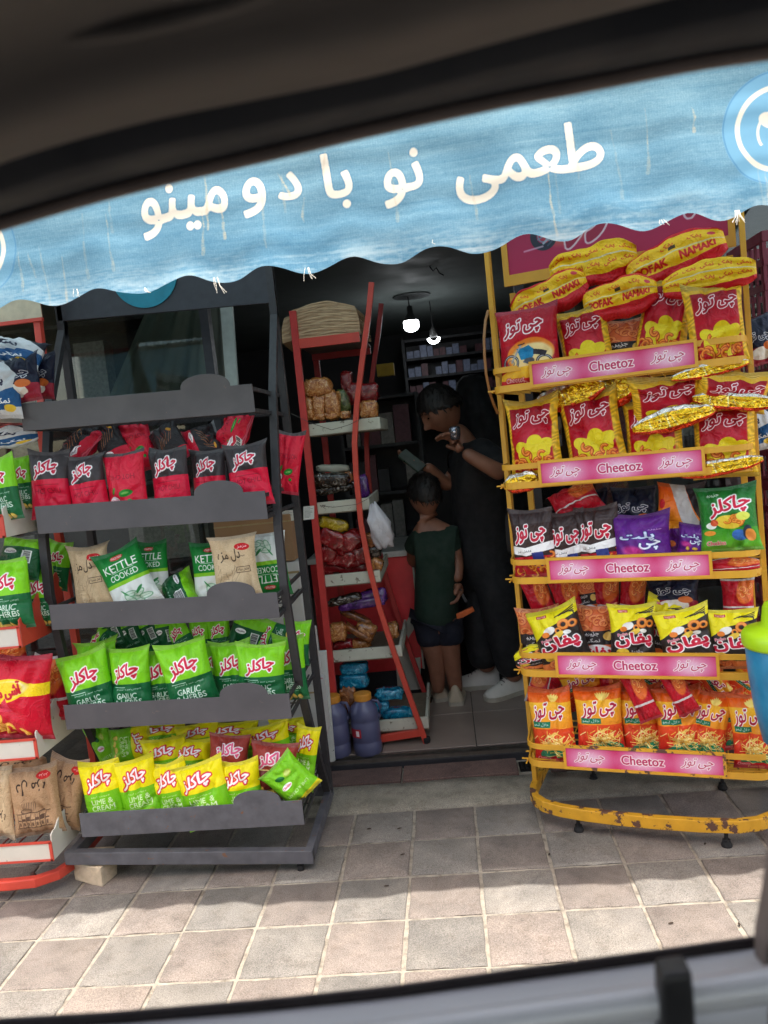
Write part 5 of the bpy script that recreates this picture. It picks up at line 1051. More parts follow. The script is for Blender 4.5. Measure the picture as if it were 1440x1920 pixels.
def unit(name, x0, x1, z0, z1, Y, rows, lab, short, seed, pm_=(M_PK1, M_PK2, M_PK3), d=.3, pw=(.05, .09), fill=.9):
    t = thing(name, lab, 'shelf unit', ((x0+x1)/2, Y, z0)); g = random.Random(seed)
    b = MB(); b.box((x0, Y+d, z0), (x1, Y+d+.02, z1)); b.build('back_panel', M_SHELFD, t)
    for x in (x0, x1-.02): b = MB(); b.box((x, Y, z0), (x+.02, Y+d-.001, z1)); b.build('side_panel', M_SHELFD, t)
    for k in range(rows+1):
        z = z0+(z1-z0-.02)*k/rows; b = MB(); b.box((x0+.021, Y, z), (x1-.021, Y+d-.001, z+.018)); b.build('shelf', M_SHELFD, t)
        if k == rows: break
        x = x0+.03; cnt_ = 0; hmax = (z1-z0)/rows-.05
        while x < x1-.1:
            w_ = g.uniform(*pw); h = hmax*g.uniform(.5, .95)
            if g.random() < fill:
                q_ = MB(); q_.box((x, Y+.02+g.uniform(0, .03), z+.019), (x+w_-.006, Y+.14, z+.019+h)); mm = g.choice(pm_); o = q_.build('packet', mm); recenter(o); cnt_ += 1; tag(o, {'blue_white_pack': 'blue and white', 'wine_pack': 'wine red', 'grey_pack': 'pale grey', 'dark_shelf': 'dark'}[mm.name]+' packet, '+(ORD[cnt_-1] if cnt_ < 14 else ('fourteenth', 'fifteenth', 'sixteenth', 'seventeenth', 'eighteenth', 'nineteenth', 'twentieth')[min(6, cnt_-14)]+' from left')+', '+LEV[k]+' row, '+short, 'packet', 'packets on the '+short)
            x += w_
LEV = ['lowest', 'second', 'third', 'fourth', 'fifth', 'sixth']
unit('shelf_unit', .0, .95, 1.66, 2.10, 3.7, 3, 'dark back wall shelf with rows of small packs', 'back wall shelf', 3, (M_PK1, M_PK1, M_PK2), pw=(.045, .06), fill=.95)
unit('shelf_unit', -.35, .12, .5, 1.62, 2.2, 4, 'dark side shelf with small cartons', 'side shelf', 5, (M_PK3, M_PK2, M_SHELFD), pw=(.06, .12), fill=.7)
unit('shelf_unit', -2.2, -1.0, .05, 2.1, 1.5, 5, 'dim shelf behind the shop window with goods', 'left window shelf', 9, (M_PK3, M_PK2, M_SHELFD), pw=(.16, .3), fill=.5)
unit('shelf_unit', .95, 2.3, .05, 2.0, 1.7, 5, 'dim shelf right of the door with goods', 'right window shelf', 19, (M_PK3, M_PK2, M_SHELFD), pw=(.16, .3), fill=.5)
# yellow topped carton high on the left
b = MB(); P0 = at(706, 690, 2.3); b.box((P0[0], 2.3, P0[2]-.05), (P0[0]+.10, 2.36, P0[2]+.02)); o = b.build('yellow_carton', pm('yellow_card', (196, 158, 40), .6)); recenter(o); tag(o, 'small yellow carton edge above the dark side shelf', 'carton')
# red cooler
tl, tr_, br = at(690, 1032, 1.55), at(771, 1030, 1.55), at(792, 1300, 1.55)
t = thing('red_cooler', 'red drinks cooler with torn white sticker behind the red rack', 'cooler', ((tl[0]+tr_[0])/2, 1.8, .045))
b = MB(); b.box((tl[0]-.3, 1.55, .20), (tr_[0]+.0, 2.1, tr_[2]-.03)); b.build('body', pm('cooler_red', (226, 58, 62), .4, 0, .12, 10, .05), t, bevel=.006)
b = MB(); b.box((tl[0]-.31, 1.535, tr_[2]-.029), (tr_[0]+.008, 2.11, tr_[2])); b.build('lid', pm('cooler_white', (206, 204, 198), .5), t, bevel=.004)
M_STK = pm('torn_sticker', (190, 184, 170), .7, 0, .1, 12, .2)
b = MB(); b.prism([at(x, y, 1.546) for x, y in ((792-26, 1158), (778, 1152), (776, 1180), (766, 1196), (768, 1226), (780, 1234), (788, 1232), (790, 1292), (746, 1296), (742, 1240), (752, 1222), (756, 1180))], (0, .002, 0)); b.build('sticker', M_STK, t)
b = MB(); b.box((tr_[0]-.004, 1.545, .20), (tr_[0]+.006, 1.552, tr_[2]-.03)); b.build('trim', M_STK, t)
b = MB(); b.box((tl[0]-.28, 1.58, .045), (tr_[0]-.02, 2.05, .199)); b.build('plinth', M_SHELFD, t)
# ------------------------------------------------------------------ people
SKIN = NM('skin'); SKIN.set(Base_Color=SKIN.ramp(SKIN.noise(20, 3), [(.3, s2l((128, 84, 64))), (.7, s2l((146, 98, 76)))]), Roughness=.5, Subsurface_Weight=.05); SKIN = SKIN.m
M_BLACKC = pm('black_cloth', (24, 23, 26), .9, 0, .1, 10, .3, 60, dist=.004); M_NAVYC = pm('navy_cloth', (28, 32, 66), .9, 0, .1, 10, .3, 60); M_GREENC = pm('dark_green_cloth', (26, 46, 35), .9, 0, .1, 10, .3, 40, dist=.004)
M_SHORT = pm('dark_short_cloth', (24, 26, 40), .9, 0, .1, 10, .3, 40, dist=.004); M_HAIR = pm('dark_hair', (26, 20, 18), .6, 0, .3, 60, .5, 90); M_SHOE = pm('white_sneaker', (214, 208, 198), .55, 0, .06, 20, .1); M_SHOEC = pm('cream_sneaker', (196, 180, 156), .6, 0, .06, 20, .1); M_SOLE = pm('shoe_sole', (180, 172, 156), .7)
def skinfig(name, nodes, edges, m, parent, root=0, lv=2):
    me = bpy.data.meshes.new(name); L = rootloc(parent); me.from_pydata([tuple(np.array(n[0])-L) for n in nodes], edges, []); o = bpy.data.objects.new(name, me); col.objects.link(o); o.parent = parent
    md = o.modifiers.new('skin', 'SKIN'); md.use_smooth_shade = True
    sv = me.skin_vertices[0].data if me.skin_vertices else None
    if sv is None:
        bpy.context.view_layer.objects.active = o; sv = me.skin_vertices[0].data
    for i, n in enumerate(nodes):
        r_ = n[1]; sv[i].radius = (r_, r_) if not isinstance(r_, tuple) else r_; sv[i].use_root = (i == root)
    s_ = o.modifiers.new('sub', 'SUBSURF'); s_.levels = lv; s_.render_levels = lv; me.materials.append(m); return o
def fig(name, spec, m, parent, Y=1.45):
    """spec: {key: (px, py, dY, radius_m, parent_key)}"""
    keys = list(spec); nodes = []; edges = []
    for i, k in enumerate(keys):
        px, py, dy, r_, par = spec[k]; nodes.append((at(px, py, Y+dy), r_))
        if par is not None: edges.append((keys.index(par), i))
    return skinfig(name, nodes, edges, m, parent)
def head(name, c, fwd, size, m, parent, hair=True, hairm=None, up=(0, 0, 1)):
    fwd = np.array(fwd, float); fwd /= np.linalg.norm(fwd); up = np.array(up, float); side = np.cross(fwd, up); side /= np.linalg.norm(side); up = np.cross(side, fwd)
    n = 28; G_ = []; H_2 = []
    for i in range(n+1):
        th = math.pi*i/n-math.pi/2; r_ = []; h_ = []
        for j in range(2*n):
            a = 2*math.pi*j/(2*n); f, s_, z = math.cos(th)*math.cos(a), math.cos(th)*math.sin(a), math.sin(th)
            F_, S_, Z_ = f*.50, s_*.385, z*.56
            if z < 0 and f < 0: F_ *= (1-.35*(-z)); 
            if z < -.2: S_ *= 1-.32*(-z-.2); F_ -= .02
            if f > 0:
                F_ += .17*math.exp(-((s_)/.11)**2-((z+.20)/.13)**2)          # nose
                F_ += .045*math.exp(-((s_)/.10)**2-((z-.06)/.16)**2)
                F_ -= .06*math.exp(-((abs(s_)-.34)/.16)**2-((z-.10)/.11)**2)  # eye sockets
                F_ += .028*math.exp(-((s_)/.22)**2-((z+.47)/.05)**2)+.026*math.exp(-((s_)/.2)**2-((z+.60)/.05)**2)   # lips
                F_ += .05*math.exp(-((s_)/.25)**2-((z+.86)/.14)**2)            # chin
                F_ += .02*math.exp(-((abs(s_)-.3)/.2)**2-((z-.26)/.06)**2)     # brow
            P = c+size*(fwd*F_+side*S_+up*Z_); r_.append(P)
            k = 1.07+.018*math.sin(a*13+z*9)+.012*math.sin(a*29+z*4)
            inface = z < .44*f-.02-.05*abs(s_)
            low = False
            kk = .78 if (inface or low) else k
            h_.append(c+size*(fwd*f*.50*kk+side*s_*.40*kk+up*z*.56*(kk if z > 0 else kk*.97)))
        G_.append(r_+[r_[0]]); H_2.append(h_+[h_[0]])
    b = MB(); b.grid(G_); o = b.build(name, m, parent, smooth=True)
    if hair:
        b = MB(); b.grid(H_2); gg = random.Random(int(size*1000)+3)
        for _ in range(420):
            th, a = math.asin(gg.uniform(-.5, 1)), gg.uniform(0, 2*math.pi); f, s_, z = math.cos(th)*math.cos(a), math.cos(th)*math.sin(a), math.sin(th)
            if z < .44*f+.02-.05*abs(s_): continue
            nr = fwd*f*1.1+side*s_+up*z; p0 = c+size*(fwd*f*.52+side*s_*.415+up*z*.585); dn = -up*.5+fwd*(.35 if z > .3 else -.1)+side*gg.uniform(-.4, .4); dn = dn-nr*(dn@nr)/(nr@nr); dn /= np.linalg.norm(dn)+1e-6; wv = np.cross(dn, nr); wv /= np.linalg.norm(wv)+1e-6
            l_ = gg.uniform(.08, .17)*size; p1 = p0+dn*l_*.5+nr*.022*size; p2 = p0+dn*l_+nr*gg.uniform(-.01, .03)*size; b.add([p0-wv*.016*size, p0+wv*.016*size, p1+wv*.014*size, p2, p1-wv*.014*size], [(0, 1, 2, 3, 4)])
        b.build('hair', hairm or M_HAIR, parent, smooth=True)
    for s_ in (-1, 1):
        b = MB(); e = c+size*(side*s_*.385+up*-.02-fwd*.04); b.sweep([e-up*.09*size, e, e+up*.09*size], [(.05*size*math.cos(q_)*.5, .05*size*math.sin(q_)) for q_ in np.linspace(0, 2*math.pi, 8, endpoint=False)], up=tuple(fwd)); b.build('ear', m, parent, smooth=True)
    for s_ in (-1, 1):
        b = MB(); e = c+size*(side*s_*.145+up*.06+fwd*.435); b.lathe([(.001, -.02*size), (.03*size, 0), (.001, .02*size)], e, 8); b.build('eye', pm('eye_dark', (20, 14, 12), .2), parent, smooth=True)
        b = MB(); e = c+size*(side*s_*.16+up*.17+fwd*.445); b.sweep([e-side*.08*size, e+up*.015*size, e+side*.08*size], [(-.012*size, -.008*size), (.012*size, -.008*size), (.012*size, .008*size), (-.012*size, .008*size)]); b.build('eyebrow', M_HAIR, parent)
def hand(name, wrist, dirv, palm_n, L, m, parent, curl=.5):
    """wrist point, pointing direction, palm normal, hand length"""
    d = np.array(dirv, float); d /= np.linalg.norm(d); n = np.array(palm_n, float); n -= d*(n@d); n /= np.linalg.norm(n); s_ = np.cross(d, n)
    N = [(wrist, .021), (wrist+d*L*.18, (.026, .016)), (wrist+d*L*.40, (.032, .013))]; E = [(0, 1), (1, 2)]
    for k, (off, ln) in enumerate(((-.030, .40), (-.010, .47), (.011, .45), (.030, .36))):
        base = wrist+d*L*.50+s_*off; i = len(N); N += [(base, .0095)]; E.append((2, i)); p = base; a = 0
        for q_ in range(3):
            a += curl*.9; p = p+(d*math.cos(a)+n*math.sin(a))*L*ln*.40; N.append((p, .0085-.0008*q_)); E.append((len(N)-2, len(N)-1))
    i = len(N); p = wrist+d*L*.16-s_*.028; N.append((p, .013)); E.append((1, i)); p = p+(d*.7-s_*.6+n*.35)*L*.2; N.append((p, .0105)); E.append((i, i+1)); N.append((p+(d*.8-s_*.1+n*.5)*L*.18, .009)); E.append((i+1, i+2))
    return skinfig(name, N, E, m, parent, 0, 2)
def shoe(name, heel, toe, m, parent, wd=.045, hgt=.085):
    heel = np.array(heel, float); toe = np.array(toe, float); d = toe-heel; L = np.linalg.norm(d[:2]); d = np.array([d[0], d[1], 0])/L; s_ = np.array([-d[1], d[0], 0]); b = MB(); so = MB(); R_ = []; S_ = []
    for f, w_, h in ((0, .62, .70), (.04, .78, 1.0), (.14, .86, 1.05), (.28, .84, .98), (.42, .88, .80), (.58, .98, .58), (.74, 1.02, .46), (.88, .90, .38), (.97, .62, .28), (1.0, .35, .2)):
        c = heel+d*L*f; R_.append([c+s_*wd*w_*math.cos(a)*(1 if math.sin(a) < .5 else .8)+np.array([0, 0, .022+max(0, h*hgt*math.sin(a))]) for a in np.linspace(0, math.pi, 11)]); S_.append([c+s_*wd*w_*1.06*x+np.array([0, 0, z]) for x, z in ((-1, 0), (1, 0), (1, .026), (-1, .026), (-1, 0))])
    b.grid(R_); b.add(R_[0], [tuple(range(11))]); b.add(R_[-1], [tuple(range(11))]); b.build(name, m, parent, smooth=True); so.grid(S_); so.add([p for p in S_[0][:4]]+[p for p in S_[-1][:4]], [(0, 1, 2, 3), (4, 5, 6, 7)]); so.build('sole', M_SOLE, parent)
    lc = MB()
    for k in range(5): f = .34+.07*k; c = heel+d*L*f+np.array([0, 0, .022+hgt*(.92-.11*k)]); lc.tube([c-s_*.02, c+np.array([0, 0, .004]), c+s_*.02], .003, 5)
    lc.build('laces', pm('lace', (120, 110, 104), .8), parent)
# child
CH = thing('person', 'child seen from behind in dark green t-shirt and navy shorts', 'person', atz(832, 1318, .05))
b0 = dict(pel=(818, 1150, 0, .080, None), sp=(818, 1080, 0, .09, 'pel'), ch=(816, 1020, 0, .095, 'sp'), nk=(806, 972, 0, .04, 'ch'), nk2=(800, 955, 0, .038, 'nk'),
    sL=(784, 1000, 0, .045, 'ch'), eL=(774, 1050, .10, .035, 'sL'), wL=(782, 1060, .22, .026, 'eL'), sR=(848, 1004, 0, .045, 'ch'), eR=(858, 1062, -.02, .034, 'sR'), wR=(857, 1092, -.06, .025, 'eR'),
    hL=(805, 1180, 0, .075, 'pel'), kL=(818, 1240, .0, .05, 'hL'), aL=(822, 1300, .02, .032, 'kL'), hR=(836, 1180, 0, .075, 'pel'), kR=(846, 1236, 0, .05, 'hR'), aR=(857, 1304, .02, .032, 'kR'))
fig('body', b0, SKIN, CH, 1.42)
fig('tshirt', dict(hem=(818, 1184, 0, .122, None), pel=(818, 1128, 0, .116, 'hem'), sp=(818, 1080, 0, .112, 'pel'), ch=(816, 1020, 0, .112, 'sp'), nk=(807, 985, 0, .065, 'ch'), sL=(784, 1002, 0, .060, 'ch'), eL=(774, 1036, .06, .055, 'sL'), sR=(848, 1004, 0, .060, 'ch'), eR=(855, 1046, -.01, .052, 'sR')), M_GREENC, CH, 1.42)
fig('shorts', dict(pel=(819, 1130, 0, .10, None), hL=(803, 1164, 0, .085, 'pel'), kL=(808, 1190, 0, .080, 'hL'), lL=(812, 1214, 0, .080, 'kL'), hR=(838, 1162, 0, .085, 'pel'), kR=(842, 1188, 0, .08, 'hR'), lR=(845, 1212, 0, .08, 'kR')), M_SHORT, CH, 1.42)
head('head', at(796, 928, 1.42), (-.4, .9, -.1), .19, SKIN, CH)
hand('hand', at(857, 1092, 1.36), (.05, -.1, -1), (-1, 0, 0), .12, SKIN, CH, .55); hand('hand', at(782, 1060, 1.64), (.2, .9, .2), (1, 0, 0), .12, SKIN, CH, .5)
for hx, hy, tx, ty in ((830, 1318, 808, 1312), (856, 1326, 860, 1300)):
    a = atz(hx, hy, .046); b_ = a+np.array([(-.05 if hx < 850 else .01), .19, 0]); shoe('shoe', a, b_, M_SHOEC, CH, .042, .08)
# toy in the child's hand
t = thing('toy_spade', 'black and orange toy held in the child\'s hand', 'toy', at(866, 1120, 1.34))
b = MB(); b.bar(at(857, 1096, 1.35), at(874, 1128, 1.35), .012, .012); b.build('handle', pm('toy_dark', (50, 50, 56), .4), t)
b = MB(); b.prism([at(855, 1152, 1.35), at(886, 1138, 1.35), at(890, 1146, 1.35), at(858, 1164, 1.35)], (0, .02, 0)); b.build('blade', pm('toy_orange', (214, 96, 30), .4), t, bevel=.003)
# adult leaning over a phone
AD = thing('person', 'adult in black top leaning over a phone, face in profile, white sneakers', 'person', atz(905, 1300, .05))
fig('body', dict(pel=(905, 1030, .1, .09, None), sp=(900, 960, .08, .095, 'pel'), ch=(888, 885, .04, .105, 'sp'), nk=(868, 822, .0, .055, 'ch'), nk2=(846, 798, -.02, .05, 'nk'),
    sN=(905, 850, -.12, .06, 'ch'), eN=(944, 890, -.26, .044, 'sN'), wN=(866, 846, -.26, .030, 'eN'), sF=(872, 862, .14, .06, 'ch'), eF=(838, 912, .06, .044, 'sF'), wF=(796, 872, -.04, .028, 'eF'),
    hL=(895, 1080, .16, .09, 'pel'), kL=(900, 1180, .12, .065, 'hL'), aL=(915, 1262, .12, .042, 'kL'), hR=(925, 1080, .02, .09, 'pel'), kR=(940, 1180, .02, .065, 'hR'), aR=(968, 1280, .02, .042, 'kR')), SKIN, AD, 1.45)
fig('top', dict(hem=(908, 1085, .1, .165, None), pel=(905, 1020, .1, .16, 'hem'), sp=(900, 960, .08, .142, 'pel'), ch=(888, 885, .04, .148, 'sp'), nk=(872, 836, .01, .08, 'ch'), sN=(905, 850, -.12, .082, 'ch'), eN=(948, 888, -.24, .072, 'sN'), sF=(872, 862, .14, .08, 'ch'), eF=(846, 902, .08, .066, 'sF')), M_BLACKC, AD, 1.45)
fig('trousers', dict(wa=(906, 1000, .1, .13, None), pel=(907, 1040, .1, .14, 'wa'), hL=(895, 1085, .16, .11, 'pel'), kL=(900, 1180, .12, .09, 'hL'), aL=(910, 1256, .12, .08, 'kL'), hR=(927, 1085, .02, .11, 'pel'), kR=(942, 1180, .02, .09, 'hR'), aR=(965, 1272, .02, .08, 'kR')), M_BLACKC, AD, 1.45)
head('head', at(826, 766, 1.42), (-.76, -.34, -.60), .205, SKIN, AD)
hand('hand', at(866, 846, 1.19), (-.5, .1, .85), (-.6, -.3, -.3), .15, SKIN, AD, .6); hand('hand', at(796, 872, 1.41), (-.9, -.1, .25), (.1, -.2, 1), .15, SKIN, AD, .4)
a = atz(938, 1288, .046); shoe('shoe', a, a+np.array([-.25, .02, 0]), M_SHOE, AD, .05, .10)
a = atz(984, 1296, .046); shoe('shoe', a, a+np.array([-.20, -.12, 0]), M_SHOE, AD, .05, .10)
ph = thing('smartphone', 'dark phone with pale edge held by the leaning adult', 'phone', at(776, 862, 1.36))
A_ = at(754, 850, 1.36); B_ = at(792, 880, 1.34); b = MB(); b.bar(A_, B_, .074, .009, up=(.4, -.6, .7)); b.build('case', pm('phone_case', (40, 52, 40), .3), ph, bevel=.002)
b = MB(); b.bar(A_+[0, -.004, .006], B_+[0, -.004, .006], .066, .002, up=(.4, -.6, .7)); b.build('screen', pm('phone_screen', (90, 100, 96), .1), ph)
ku = thing('shiny_cup', 'small shiny glass object in the raised hand', 'cup', at(853, 812, 1.17)); b = MB(); b.lathe([(.018, -.03), (.024, -.01), (.026, .02), (.02, .03)], at(853, 812, 1.17), 14); b.build('glass', pm('shiny_glass', (150, 150, 160), .08, .8), ku, smooth=True)
# veiled figure behind
VE = thing('person', 'person veiled in a long black cloak standing behind the leaning adult', 'person', atz(935, 1290, .05)+[0, .25, 0])
G_ = []; Yc = 1.95
for (px, py, rx, ry) in ((884, 702, 3, .02), (884, 704, 16, .05), (885, 714, 28, .09), (887, 732, 34, .11), (890, 756, 34, .11), (896, 784, 38, .12), (904, 812, 52, .14), (912, 850, 64, .17), (918, 920, 68, .18), (924, 1000, 70, .19), (930, 1080, 74, .2), (936, 1160, 80, .21), (942, 1230, 86, .22), (946, 1262, 88, .22)):
    c = at(px, py, Yc); k = float((c-CAM)@cf)/FPX; G_.append([c+[rx*k*math.cos(a)*(1+.05*math.sin(a*7+py*.01)), ry*math.sin(a)*(1+.06*math.sin(a*9)), 0] for a in np.linspace(0, 2*math.pi, 49)])
b = MB(); b.grid(G_); b.build('cloak', M_BLACKC, VE, smooth=True)
head('head', at(886, 746, Yc), (-.6, .8, -.2), .16, SKIN, VE, hair=False)
hb = thing('handbag', 'dark grey handbag with small metal studs at the veiled figure\'s side', 'handbag', at(922, 1000, 1.5)); 
o = softbox('body', at(925, 1000, 1.5), .10, .05, .11, pm('bag_leather', (52, 50, 52), .45, 0, .1, 12, .3), hb, 4, 14, .06)
b = MB(); b.tube([at(900, 968, 1.5), at(905, 930, 1.48), at(918, 915, 1.48), at(934, 930, 1.48), at(942, 968, 1.5)], .006, 8); b.build('strap', pm('bag_strap', (40, 38, 40), .5), hb, smooth=True)
for x, y in ((912, 941), (907, 958), (915, 960), (926, 940)): p = at(x, y, 1.44); b = MB(); b.lathe([(.001, -.006), (.006, 0), (.001, .006)], p, 8); b.build('stud', pm('stud_metal', (220, 220, 220), .15, 1), hb)

# ------------------------------------------------------------------ right edge
M_CRATE = pm('maroon_crate', (112, 26, 48), .5, 0, .08, 10, .1)
def crate(x, y, z, i, lab):
    t = thing('plastic_crate', lab, 'crate', (x, y, z), 'maroon crates right of the yellow rack'); W2, D2, H2 = .22, .16, .27
    for nm, a, b_ in (('bottom', (-W2, -D2, 0), (W2, D2, .01)), ('top_rim', (-W2, -D2, H2-.035), (W2, -D2+.012, H2)), ('top_rim', (-W2, D2-.012, H2-.035), (W2, D2, H2)), ('side_rim', (-W2, -D2+.013, H2-.035), (-W2+.012, D2-.013, H2)), ('side_rim', (W2-.012, -D2+.013, H2-.035), (W2, D2-.013, H2))):
        b = MB(); b.box(tuple(np.array(a)+[x, y, z]), tuple(np.array(b_)+[x, y, z])); b.build(nm, M_CRATE, t, bevel=.002)
    b = MB(); n = 9
    for k in range(n+1):
        xx = x-W2+.006+(2*W2-.012)*k/n
        for yy in (y-D2+.003, y+D2-.003): b.box((xx-.006, yy-.003, z+.011), (xx+.006, yy+.003, z+H2-.036))
    for k in range(7):
        yy = y-D2+.02+(2*D2-.04)*k/6
        for xx in (x-W2+.003, x+W2-.003): b.box((xx-.003, yy-.006, z+.011), (xx+.003, yy+.006, z+H2-.036))
    for zz in (.08, .16):
        for yy in (y-D2-.001, y+D2+.001): b.box((x-W2, yy-.003, z+zz), (x+W2, yy+.003, z+zz+.022))
        for xx in (x-W2-.001, x+W2+.001): b.box((xx-.003, y-D2+.004, z+zz), (xx+.003, y+D2-.004, z+zz+.022))
    b.build('lattice', M_CRATE, t)
cb = at(1450, 700, .52)[0]+.145
for i in range(7): crate(cb, .52, .0+i*.272, i, ('maroon lattice crate '+['on the ground, lowest of its stack', 'second up from the ground in its stack', 'below the middle of its stack', 'in the middle of its stack', 'above the middle of its stack', 'second from the top of its stack', 'topmost of its stack'][i]))
for i, (px, py, m, l) in enumerate(((1418, 800, 'whiteblue', 'pale crumpled bag between yellow rack and crates'), (1420, 640, 'navy', 'dark bag squeezed beside the maroon crates'))): bag(FY, .30, px, py, 60, 90, m, l, 'bags beside the crates', 10)
# lime lidded blue tub in front of the right end of the yellow rack
tb = thing('blue_tub', 'blue plastic tub with lime green lid, cut by the right edge', 'tub', (1.14, -.22, 0.2)); YT = -.16
M_LIME = pm('lime_plastic', (168, 214, 20), .35, 0, .04, 6, .03); M_BLUE = NM('blue_plastic'); M_BLUE.set(Base_Color=M_BLUE.ramp(M_BLUE.noise(9, 3), [(.3, s2l((20, 112, 158))), (.7, s2l((52, 150, 190)))]), Roughness=.35); M_BLUE.bump(M_BLUE.noise(18, 2), .3, .01); M_BLUE = M_BLUE.m
c = at(1470, 1190, YT); k = float((c-CAM)@cf)/FPX
b = MB(); b.lathe([(.070*1.0, -.30), (.088, -.20), (.098, -.09), (.100, -.016), (.094, -.010)], c, 40); b.build('body', M_BLUE, tb, smooth=True)
b = MB(); b.lathe([(.104, -.028), (.108, -.020), (.108, .004), (.100, .016), (.066, .026), (.056, .034), (.050, .080), (.044, .090), (.003, .092)], c, 40); b.build('lid', M_LIME, tb, smooth=True)
b = MB(); 
for a in (.6, 2.2, 3.9, 5.2): b.tube([c+[.06*math.cos(a), .06*math.sin(a), -.30], np.array([c[0]+.075*math.cos(a), c[1]+.075*math.sin(a), .0])], .006, 8)
b.build('stand', M_DARKM, tb)
# small fallen leaves and stains on the tiles
for i, (px, py, r_) in enumerate(((1030, 1603, 70), (755, 1603, 20), (1322, 1583, 60), (725, 1662, 0), (692, 1555, 10), (749, 1554, 20), (1258, 1732, 15), (1386, 1734, 80))):
    p = atz(px, py, .0015); a = R(r_); u_ = np.array([math.cos(a), math.sin(a), 0]); v_ = np.array([-math.sin(a), math.cos(a), 0]); b = MB(); G2 = []
    for q_ in range(7): f = q_/6; w_ = .003*math.sin(math.pi*f)+.0004; G2.append([p+u_*(.015*(f-.5))-v_*w_+[0, 0, .002], p+u_*(.015*(f-.5))+[0, 0, .0006], p+u_*(.015*(f-.5))+v_*w_+[0, 0, .003]])
    b.grid(G2); o = b.build('fallen_leaf', pm('dry_leaf', (52, 40, 30), .8)); recenter(o); tag(o, ('dry leaf on the tile joint between the racks', 'dry leaf left of the doorway tiles', 'dry leaf near the yellow rack foot', 'dark speck on a tile near the shadow edge', 'dark speck beside the grey rack', 'second dark speck beside the grey rack', 'dry leaf on a sunlit pink tile', 'dry leaf on the sunlit joint at the right')[i], 'leaf', 'leaves on the pavement')

# ------------------------------------------------------------------ the car the picture is taken from
CARO = thing('car', 'dark car interior framing the view, headliner above and silver window sill below', 'car', (.3, -2.4, -.14))
M_LINER = pm('headliner_cloth', (76, 73, 71), .95, 0, .08, 6, .25, 400, dist=.0006); M_BAND = pm('door_frame_cloth', (34, 38, 44), .8, 0, .06, 8, .1); M_SILV = pm('silver_sill', (176, 178, 182), .35, .1, .05, 8, .03); M_SEAL = pm('brown_rubber', (44, 36, 38), .6); M_GREYL = pm('grey_lip', (120, 108, 100), .7)
def interp(pts):
    xs = [p[0] for p in pts]; ys = [p[1] for p in pts]
    def f(x):
        if x < xs[0]: return ys[0]+(x-xs[0])*(ys[1]-ys[0])/(xs[1]-xs[0])
        if x > xs[-1]: return ys[-1]+(x-xs[-1])*(ys[-1]-ys[-2])/(xs[-1]-xs[-2])
        return float(np.interp(x, xs, ys))
    return f
def smooth_interp(pts, k=60):
    f = interp(pts); return lambda x: sum(f(x+d) for d in (-k, -k/2, 0, k/2, k))/5
E_ = smooth_interp([(-100, 462), (0, 430), (150, 385), (325, 340), (500, 300), (720, 247), (920, 203), (1120, 165), (1320, 126), (1440, 110), (1600, 84)])
L_ = smooth_interp([(-100, 345), (0, 305), (125, 265), (300, 220), (500, 182), (720, 138), (870, 95), (1070, 42), (1270, -8), (1440, -50)])
cols_ = list(range(-320, 1790, 35))
def rowp(fn, Y): return [at(x, fn(x), Y) for x in cols_]
b = MB(); b.tube([at(x, E_(x)-9, -1.90) for x in cols_], .0036, 10); b.build('window_seal', M_GREYL, CARO, smooth=True)
b = MB(); b.grid([rowp(lambda x: E_(x)-13, -1.899), rowp(lambda x: E_(x)-24, -1.902), rowp(lambda x: E_(x)-50, -1.925), rowp(lambda x: (E_(x)*.4+L_(x)*.6), -1.945), rowp(lambda x: L_(x)-26, -1.955)]); b.build('door_frame', M_BAND, CARO, smooth=True)
rows = [rowp(lambda x, d=d: L_(x)-d, Y) for d, Y in ((-2, -1.955), (2, -1.962), (10, -1.975), (24, -1.995), (42, -2.013), (62, -2.026), (90, -2.034), (130, -2.040), (180, -2.048), (230, -2.062), (280, -2.085), (340, -2.12), (420, -2.17))]
rows.append([(at(x, 0, -2.1)[0]*1.0, -2.30, 1.60) for x in cols_]); rows.append([(at(x, 0, -2.1)[0], -3.2, 1.61) for x in cols_])
b = MB(); b.grid(rows); b.build('headliner', M_LINER, CARO, smooth=True)
b = MB(); b.tube([at(x, y, -2.05) for x, y in ((-120, 20), (-30, 44), (60, 56), (150, 58), (240, 48), (330, 28), (430, 0), (540, -40))], .0045, 12); b.build('headliner_fold', M_LINER, CARO, smooth=True)
Bf = smooth_interp([(-100, 1914), (0, 1908), (200, 1897), (500, 1872), (720, 1849), (1000, 1811), (1220, 1781), (1420, 1753), (1500, 1740)], 30)
xs_ = list(range(-300, 1421, 40))+[1424]
def rp(dy, Y, xs=None): return [at(x, Bf(x)+(dy(x) if callable(dy) else dy), Y) for x in (xs or xs_)]
b = MB(); b.grid([rp(14, -1.893), rp(1, -1.897), rp(0, -1.902), rp(6, -1.905), rp(lambda x: 24, -1.905), rp(30, -1.902)]); b.build('rubber_strip', M_SEAL, CARO, smooth=True)
b = MB(); b.grid([rp(24, -1.905, range(-300, 1500, 60)), rp(30, -1.908, range(-300, 1500, 60)), rp(40, -1.915, range(-300, 1500, 60)), rp(70, -1.93, range(-300, 1500, 60)), rp(84, -1.935, range(-300, 1500, 60)), rp(110, -1.935, range(-300, 1500, 60)), rp(150, -1.945, range(-300, 1500, 60)), rp(420, -1.96, range(-300, 1500, 60))]); b.build('window_sill', M_SILV, CARO, smooth=True)
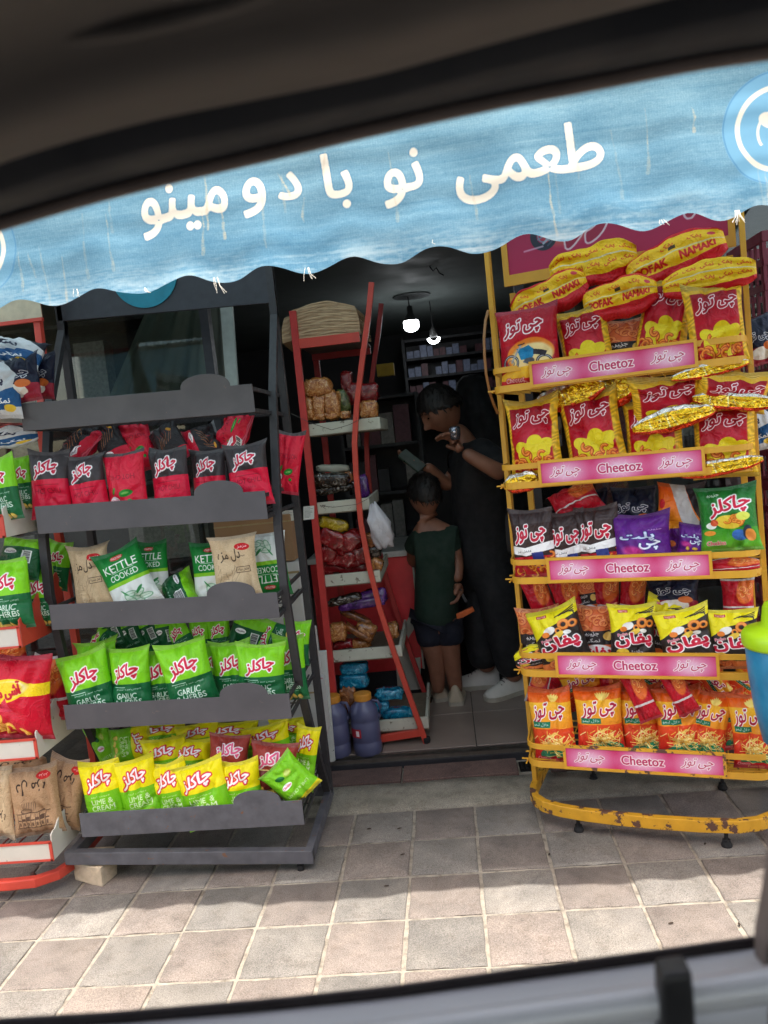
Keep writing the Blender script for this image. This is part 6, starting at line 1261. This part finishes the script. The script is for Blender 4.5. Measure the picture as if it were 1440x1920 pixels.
b = MB(); b.tube([at(x, Bf(x)+98, -1.955) for x in range(-300, 1700, 60)], .0085, 14); b.build('sill_rail', M_SILV, CARO, smooth=True)
b = MB(); A = [at(1240, 1832, -1.968), at(1300, 1824, -1.968), at(1312, 1990, -1.968), at(1244, 1996, -1.968)]; b.prism(A, (0, .016, 0)); b.build('clip', pm('black_clip', (26, 26, 28), .5), CARO, bevel=.003, seg=3)
b = MB(); b.prism([at(1472, 1560, -1.93), at(1452, 1700, -1.93), at(1438, 1780, -1.93), at(1436, 2000, -1.93), at(1620, 2000, -1.93), at(1620, 1400, -1.93)], (0, .02, 0)); b.build('pillar', pm('pillar_trim', (108, 96, 92), .8), CARO, bevel=.003)
# rest of the body shell
M_BODY = pm('car_paint', (70, 74, 80), .25, .3, .02, 4, 0, coat=1)
b = MB(); b.box((-1.5, -1.86, .05), (2.1, -1.83, .90)); b.build('outer_door', M_BODY, CARO, bevel=.01)
b = MB(); b.box((-1.3, -3.45, 1.625), (1.9, -1.90, 1.65)); b.build('roof', M_BODY, CARO, bevel=.01)
b = MB(); b.box((-1.5, -3.50, .05), (2.1, -3.46, 1.02)); b.build('far_door', M_BODY, CARO, bevel=.01)
b = MB(); b.box((-1.5, -3.45, .02), (2.1, -1.87, .06)); b.build('floor_pan', M_BAND, CARO)
for x in (-1.32, 1.90): b = MB(); b.box((x, -3.49, .9), (x+.05, -3.40, 1.62)); b.build('roof_pillar', M_BAND, CARO)
for x in (-1.32, 1.90): b = MB(); b.box((x, -1.90, .9), (x+.05, -1.86, 1.62)); b.build('roof_pillar', M_BAND, CARO)
for x in (-1.1, 1.5):
    for y in (-3.4, -2.0):
        b = MB(); V = []; n = 28
        for r_, yy in ((.20, -.08), (.31, -.08), (.32, -.06), (.32, .06), (.31, .08), (.20, .08)): V.append([(x+r_*math.cos(a), y+yy, .18+r_*math.sin(a)) for a in np.linspace(0, 2*math.pi, n)])
        b.grid(V); b.build('wheel', M_RUBBER, CARO, smooth=True)
